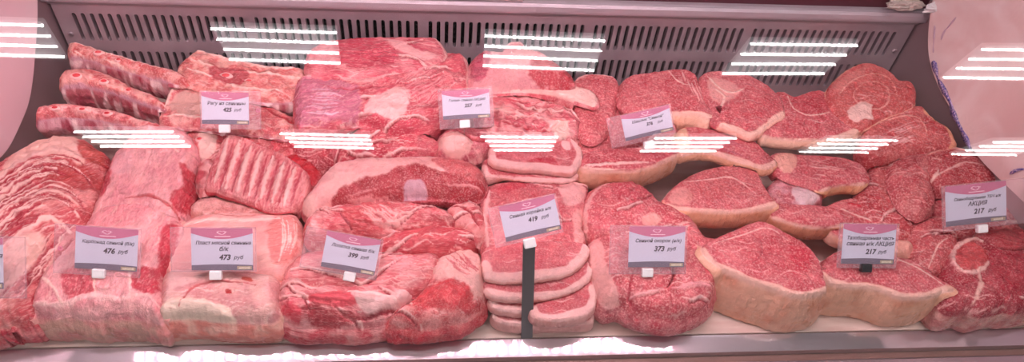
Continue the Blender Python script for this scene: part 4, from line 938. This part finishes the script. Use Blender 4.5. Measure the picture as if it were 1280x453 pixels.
meat('pork_fat_strip', 'small stub of pink fat right of the black-clipped 217 price tag', 'meat', [(1112,306),(1120,299),(1134,299),(1143,306),(1140,316),(1124,319),(1112,314)], h=.014, th=.025, r=.008, dome=.004, c1=(.84,.42,.34), c2=(.80,.34,.30), marb=.1)
# far right
meat('pork_leg_muscle', 'round grainy muscle curling under a thin arc of fat, right middle', 'meat',
    [(1112,215),(1118,200),(1138,190),(1158,190),(1168,200),(1164,215),(1168,235),(1172,250),(1166,264),(1150,270),(1132,262),(1120,245),(1114,230)],
    h=.014, th=.04, r=.010, dome=.008, c1=(.62,.14,.16), c2=(.72,.24,.24), mott=30, mat=HAM, veins=8, amp=.0015, feats=[('line',[(1114,208),(1122,196),(1144,190),(1164,196)],.002,FAT,.2,.001)])
meat('ham_end', 'ham end with rolled fat edge and dark wedge of lean, touching the right wall', 'meat',
    [(1152,196),(1160,186),(1182,180),(1205,184),(1225,192),(1240,204),(1250,220),(1240,232),(1215,236),(1190,240),(1172,236),(1164,222),(1160,208)],
    h=.014, th=.04, r=.010, dome=.006, c1=(.54,.08,.10), c2=(.64,.16,.17), mott=26, mat=HAM, veins=14, amp=.002, rim=[(1205,183),(1225,190),(1242,203),(1252,222)], rimw=.009, rimc=(.82,.42,.30), rindc=SKIN, part='rind',
    feats=[('line',[(1156,196),(1172,190),(1200,188),(1228,198)],.0035,(.82,.42,.36),.2,.002),('line',[(1166,222),(1185,214),(1205,206),(1228,210)],.002,(.84,.52,.48),.2,.001),('line',[(1164,228),(1172,214)],.003,FAT,.1,.001)])
meat('pork_leg_muscle', 'dark lean ham muscle filling the gap left of the round grainy muscle', 'meat',
    [(1070,250),(1080,225),(1092,200),(1112,192),(1124,205),(1126,235),(1140,262),(1145,285),(1130,300),(1105,290),(1085,275)], seams=3, h=-.002, th=.04, r=.012, dome=.004, c1=(.60,.11,.13), c2=(.70,.20,.20), mat=HAM, veins=14, amp=.002,
    feats=[('poly',[(1094,205),(1112,200),(1118,230),(1108,245),(1096,232)],.004,(.68,.20,.20),.9,.002)])
meat('pork_leg_muscle', 'grainy lobe of ham left of the fat ring, below the round muscle', 'meat',
    [(1134,300),(1140,278),(1158,268),(1182,266),(1196,280),(1200,305),(1190,325),(1176,340),(1158,342),(1140,328)], seams=2, h=.008, th=.045, r=.014, dome=.008, c1=(.62,.12,.14), c2=(.70,.19,.20), mat=HAM, veins=12, amp=.002,
    feats=[('line',[(1150,275),(1165,272),(1180,278)],.0012,FAT,.2,0),('line',[(1160,335),(1170,310),(1184,300)],.0014,FAT,.2,0)])
meat('ham_end', 'dark wet ham end with a white ring of fat, in the bottom right corner', 'meat',
    [(1176,345),(1180,318),(1195,298),(1220,286),(1260,280),(1330,285),(1340,330),(1330,372),(1280,385),(1260,384),(1232,390),(1216,384),(1196,388),(1182,382),(1172,366)],
    seams=5, h=.012, th=.06, floor=True, r=.014, dome=.008, c1=(.44,.05,.08), c2=(.58,.12,.15), mott=24, mat=MEAT, veins=30, amp=.0025, amp2=.004, side=(.62,.22,.22), side2=(.7,.36,.32), step=.0017,
    feats=[('poly',[(1190,330),(1196,312),(1214,306),(1228,318),(1230,334),(1216,346),(1198,344)],.002,(.62,.10,.11),.6,.004),('line',[(1196,342),(1188,330),(1190,316),(1200,306),(1216,303),(1224,306)],.0045,(.86,.50,.46),.1,.004),('line',[(1196,342),(1210,347),(1226,340),(1232,330)],.0035,(.86,.50,.46),.1,.003),
           ('line',[(1218,342),(1222,358),(1216,380)],.004,(.84,.48,.42),.1,.002),('poly',[(1234,330),(1262,322),(1290,335),(1285,365),(1255,372),(1238,355)],.005,(.46,.04,.07),.6,.004),('poly',[(1232,292),(1262,288),(1285,300),(1270,318),(1240,312)],.004,(.58,.10,.12),.7,.003),('line',[(1232,312),(1262,318),(1290,312)],.002,(.25,.02,.03),.2,-.004)])
meat('pork_trimming', 'thin orange-red scrap of trimming lying on the tray at the bottom right', 'meat', [(1222,392),(1230,386),(1262,384),(1300,382),(1320,392),(1290,400),(1250,400),(1230,402)], h=-.030, th=.012, floor=True, r=.004, c1=(.78,.26,.18), c2=(.66,.04,.06), amp=.001, marb=.2)
meat('pork_leg_muscle', 'lean ham piece behind the white-clipped 217 price tag', 'meat', [(1160,262),(1172,244),(1200,238),(1240,236),(1300,240),(1310,285),(1270,296),(1220,298),(1190,290),(1168,280)], seams=4, h=.002, th=.04, r=.012, dome=.004, c1=(.58,.10,.13), c2=(.68,.20,.20), mat=HAM, veins=14, amp=.002)

meat('pork_belly', 'beige strip of belly peeking out between the striped ribs and the skin-on belly', 'meat', [(236,262),(246,248),(270,244),(300,250),(330,258),(338,268),(300,274),(256,274)], h=.000, th=.03, r=.01, c1=(.78,.40,.36), c2=(.66,.26,.24), mott=40, amp=.002, amp2=.003, veins=8)
build_all()
# ================================================================ PRICE TAGS
hold = D.materials.new('clear_tag_holder'); hold.use_nodes = True; nt = hold.node_tree; b = nt.nodes['Principled BSDF']; out = nt.nodes['Material Output']
b.inputs['Base Color'].default_value = (.90, .62, .68, 1); b.inputs['Roughness'].default_value = .12
tr = nt.nodes.new('ShaderNodeBsdfTransparent'); mx = nt.nodes.new('ShaderNodeMixShader'); mx.inputs[0].default_value = .14
nt.links.new(tr.outputs[0], mx.inputs[1]); nt.links.new(b.outputs[0], mx.inputs[2]); nt.links.new(mx.outputs[0], out.inputs[0])
cardM = simple('card_paper', (.60, .63, .76), .5); pinkM = simple('card_pink', (.52, .13, .25), .5); barM = simple('card_grey_band', (.10, .10, .15), .5)
tanM = simple('card_tan_box', (.36, .31, .20), .5); inkM = simple('card_ink', (.02, .02, .03), .6); logoM = simple('card_logo', (.92, .62, .70), .5); palepr = simple('card_tan_print', (.75, .72, .55), .5)
clipM = simple('white_clip', (.85, .85, .85), .35); blackM = simple('black_clip', (.02, .02, .022), .4); pinM = simple('steel_pin', (.6, .6, .6), .25, .9); stemM = simple('dark_grey_strip', (.14, .125, .13), .55)
NT = np.array([0, -.74, .67]); NT /= np.linalg.norm(NT)
def flat(bm, pts, w0, w1, F):
    A = [bm.verts.new(F(u, v, w0)) for u, v in pts]; B = [bm.verts.new(F(u, v, w1)) for u, v in pts]; n = len(pts)
    bm.faces.new(A); bm.faces.new(B)
    for i in range(n): bm.faces.new((A[i], A[(i+1) % n], B[(i+1) % n], B[i]))
def text(s, size, u, v, w, Mx, root, bold=False, shear=0., mat=None, name='lettering'):
    c = D.curves.new('t', 'FONT'); c.body = s; c.size = size; c.align_x = 'CENTER'; c.align_y = 'CENTER'; c.shear = shear; c.offset = size*(.04 if bold else .022); c.extrude = .00006; c.resolution_u = 3
    o = D.objects.new('t', c); COL.objects.link(o); me = D.meshes.new_from_object(o); D.objects.remove(o)
    me.transform(Mx @ Matrix.Translation((u, v, w))); me.materials.clear(); me.materials.append(mat or inkM); me.name = name
    o = D.objects.new(name, me); COL.objects.link(o); o.parent = root
def price_tag(label, L, Rr, hpx, ml, mr, mt, mb, clip, lines, price, h=.03, black=False, hole=None, P=None, band=True, clipin=True):
    """L, Rr: middle of the card's left and right edge; margins of the holder around the card in card widths"""
    C0 = on_mound(*clip, h) if P is None else P
    a = on_plane(L[0], L[1], C0, NT); c = on_plane(Rr[0], Rr[1], C0, NT)
    X = (c-a); W = np.linalg.norm(X); X /= W; Y = np.cross(NT, X); mid = (a+c)/2
    up = on_plane((L[0]+Rr[0])/2, (L[1]+Rr[1])/2-hpx/2, C0, NT); H = 2*abs((up-mid)@Y)
    base = C0
    root = empty('price_tag', base); tag(root, label, 'price tag', 'price tags on the meat')
    o = mid-base
    F = lambda u, v, w: Vector(o+X*u+Y*v+NT*w)
    Mx = Matrix(((X[0], Y[0], NT[0], o[0]), (X[1], Y[1], NT[1], o[1]), (X[2], Y[2], NT[2], o[2]), (0, 0, 0, 1)))
    x0, x1, y0, y1 = -W/2-ml*W, W/2+mr*W, -H/2-mb*W, H/2+mt*W
    def rr(x0, x1, y0, y1, r=.003):
        p = []
        for cx, cy, a0 in ((x1-r, y1-r, 0), (x0+r, y1-r, 90), (x0+r, y0+r, 180), (x1-r, y0+r, 270)):
            for k in range(4): t = math.radians(a0+30*k); p.append((cx+r*math.cos(t), cy+r*math.sin(t)))
        return p
    bm = bmesh.new(); flat(bm, rr(x0, x1, y0, y1), -.0012, .0010, F); bm_obj('holder', bm, hold, root)
    bm = bmesh.new()   # welded rim of the pocket
    for (a0, a1, b0, b1) in ((x0, x1, y0, y0+.0012), (x0, x1, y1-.0012, y1), (x0, x0+.0012, y0, y1), (x1-.0012, x1, y0, y1)):
        flat(bm, [(a0, b0), (a1, b0), (a1, b1), (a0, b1)], .0010, .0015, F)
    bm_obj('holder_rim', bm, hold, root)
    if hole:
        bm = bmesh.new(); u, v = hole[0]*W, hole[1]*H
        for k in range(12):
            t0, t1 = math.tau*k/12, math.tau*(k+1)/12
            flat(bm, [(u+.0018*math.cos(t0), v+.0018*math.sin(t0)), (u+.0028*math.cos(t0), v+.0028*math.sin(t0)), (u+.0028*math.cos(t1), v+.0028*math.sin(t1)), (u+.0018*math.cos(t1), v+.0018*math.sin(t1))], .0010, .0017, F)
        bm_obj('hole_ring', bm, pinkM, root)
    bm = bmesh.new(); flat(bm, [(-W/2, -H/2), (W/2, -H/2), (W/2, H/2), (-W/2, H/2)], -.0005, -.0001, F); card = bm_obj('card', bm, cardM, root)
    def kid(nm, bm, m): bm_obj(nm, bm, m, root)
    arc_ = [(W*(-.5+k/12), H/2-H*(.12+.14*math.sin(math.pi*k/12))) for k in range(13)]
    bm = bmesh.new(); flat(bm, [(W/2, H/2), (-W/2, H/2)]+arc_, -.0001, .0000, F); kid('pink_header', bm, pinkM)
    arc2 = [(W*(.5-k/10), -H/2+H*(.125+.02*math.sin(math.pi*k/10))) for k in range(11)]
    bm = bmesh.new(); flat(bm, [(-W/2, -H/2), (W/2, -H/2)]+arc2, -.0001, .0000, F); kid('grey_band', bm, barM)
    if band:
        bm = bmesh.new(); flat(bm, [(W*.24, -H*.48), (W*.48, -H*.48), (W*.48, -H*.40), (W*.24, -H*.40)], .0000, .0001, F); kid('tan_box', bm, tanM)
        text('мясной', H*.07, W*.36, -H*.44, .00012, Mx, root, True, 0, palepr, 'box_lettering')
    # curly emblem
    bm = bmesh.new()
    for cx, r_, a0, a1 in ((-.035, .035, 20, 300), (.03, .03, -120, 150), (0., .05, 200, 340), (.06, .02, 0, 250), (-.065, .02, 60, 330)):
        n = 10
        for k in range(n):
            p = []
            for kk, rad in ((k, r_), (k, r_-.007), (k+1, r_-.007), (k+1, r_)):
                t = math.radians(a0+(a1-a0)*kk/n); p.append((W*(cx+rad*math.cos(t)), H*.40+W*(rad*.8*math.sin(t))))
            flat(bm, p, .0000, .0001, F)
    kid('emblem', bm, logoM)
    bm = bmesh.new(); flat(bm, [(-W*.12, H*.295), (W*.14, H*.295), (W*.14, H*.312), (-W*.12, H*.312)], .0000, .0001, F); kid('emblem_line', bm, logoM)
    y = H*.15
    for s in lines:
        sz = H*.145*min(1, 15.5/len(s))
        text(s, sz, W*.02, y, .0001, Mx, root, False, .25); y -= H*.145
    y -= H*.055
    text(price, H*.17, W*.04, y, .0001, Mx, root, True, .2); text('руб', H*.12, W*.26, y, .0001, Mx, root, False, .3)
    # clip and pin
    cl = on_plane(clip[0], clip[1], C0, NT)-base; cu, cv = (cl-o)@X, (cl-o)@Y
    cu = float(cu); cv = float(cv)
    bm = bmesh.new()
    hw = .0078
    vs = box(bm, (cu-hw, cv-.006, -.004), (cu+hw, cv+.006, .0045), .0015, Mx); bm_obj('clip', bm, blackM if black else clipM, root)
    bm = bmesh.new(); bmesh.ops.create_cone(bm, cap_ends=True, segments=10, radius1=.0004, radius2=.0011, depth=.042, matrix=Matrix.Translation(Vector(cl)+Vector((0, .002, -.023)))); bm_obj('pin', bm, pinM, root)
    return root, cl+base
price_tag('price tag cut off by the left edge of the photo, over the brisket', (-85,328), (4,330), 64, .02, .33, .03, .14, (-40,358), ['Грудинка свиная'], '385', h=.045)
price_tag('price tag reading 476 rubles, over the front fold of loin', (94,309), (172,314), 53, .33, .06, .02, .10, (124,342), ['Карбонад свиной (б/к)'], '476', h=.035, hole=(-.73,-.05))
price_tag('price tag reading 473 rubles, on the skin-on belly', (239,312), (316,312), 53, .33, .06, .02, .02, (270,344), ['Пласт мясной свинина', 'б/к'], '473', h=.035)
price_tag('tilted price tag reading 399 rubles, over the boneless shoulder', (405,311), (472,323), 46, .38, .05, .02, .08, (437,346), ['Лопатка свиная б/к'], '399', h=.035)
r_, cp_ = price_tag('price tag reading 419 rubles, raised on a dark upright strip', (628,281), (697,265), 46, .20, .03, .02, .06, (662,304), ['Свиная корейка н/к'], '419', P=on_plane(662, 304, (0, .036, 0), (0, 1, 0)))
price_tag('price tag reading 373 rubles, on the round pork neck', (786,309), (856,309), 51, .34, .03, .02, .12, (809,341), ['Свиной окорок (н/к)'], '373', h=.035)
price_tag('price tag reading 217 rubles with a black clip, over the front ham slice', (1053,305), (1119,306), 50, .08, .04, .02, .07, (1082,335), ['Тазобедренная часть', 'свиная н/к АКЦИЯ'], '217', h=.038, black=True)
price_tag('price tag reading 217 rubles with a white clip, over the ham at the right edge', (1182,259), (1258,251), 50, .06, .55, .02, .07, (1227,286), ['Свинобедренная ТБЧ н/к', 'АКЦИЯ'], '217', h=.040)
price_tag('price tag reading 425 rubles, on the rib racks at the back left', (252,135), (311,136), 40, .03, .26, .03, .10, (281,161), ['Рагу из свинины'], '425', h=.038, hole=(.70,-.05))
price_tag('price tag reading 257 rubles, beside the big back shoulder joint', (553,132), (612,129), 36, .08, .07, .04, .20, (581,155), ['Голень свиная АКЦИЯ'], '257', h=.05)
price_tag('tilted price tag reading 376 rubles, in front of the back ham slices', (779,161), (839,147), 33, .30, .03, .02, .08, (811,181), ['Шашлык "Свиной"'], '376', h=.040)
# dark upright strip that carries the 419 tag
p0 = at_z(658, 419, .001); p0[1] = -.0005; p0[2] = .0015; p1 = cp_+np.array([0, .002, -.004])
d = p1-p0; Ln = np.linalg.norm(d); d /= Ln; xx = np.array([1., 0, 0]); xx -= d*(xx@d); xx /= np.linalg.norm(xx); nn = np.cross(xx, d)
bm = bmesh.new(); box(bm, (-.0080, -.0015, 0), (.0080, .0015, Ln), .0006, Matrix(((xx[0], nn[0], d[0], 0), (xx[1], nn[1], d[1], 0), (xx[2], nn[2], d[2], 0), (0, 0, 0, 1))))
st = bm_obj('upright_strip', bm, stemM); st.location = p0; tag(st, 'dark grey flat upright strip standing in front of the chop stack', 'strip')
# dark divider end at the right edge
bm = bmesh.new(); box(bm, (-.004, 0, 0), (.004, .10, .032), .0015); dv = bm_obj('tray_divider', bm, simple('black_divider', (.015, .015, .017), .4)); dv.location = tuple(at_z(1277, 405, .0)[:2])+(.0005,); tag(dv, 'black end of a tray divider at the bottom right corner', 'divider')
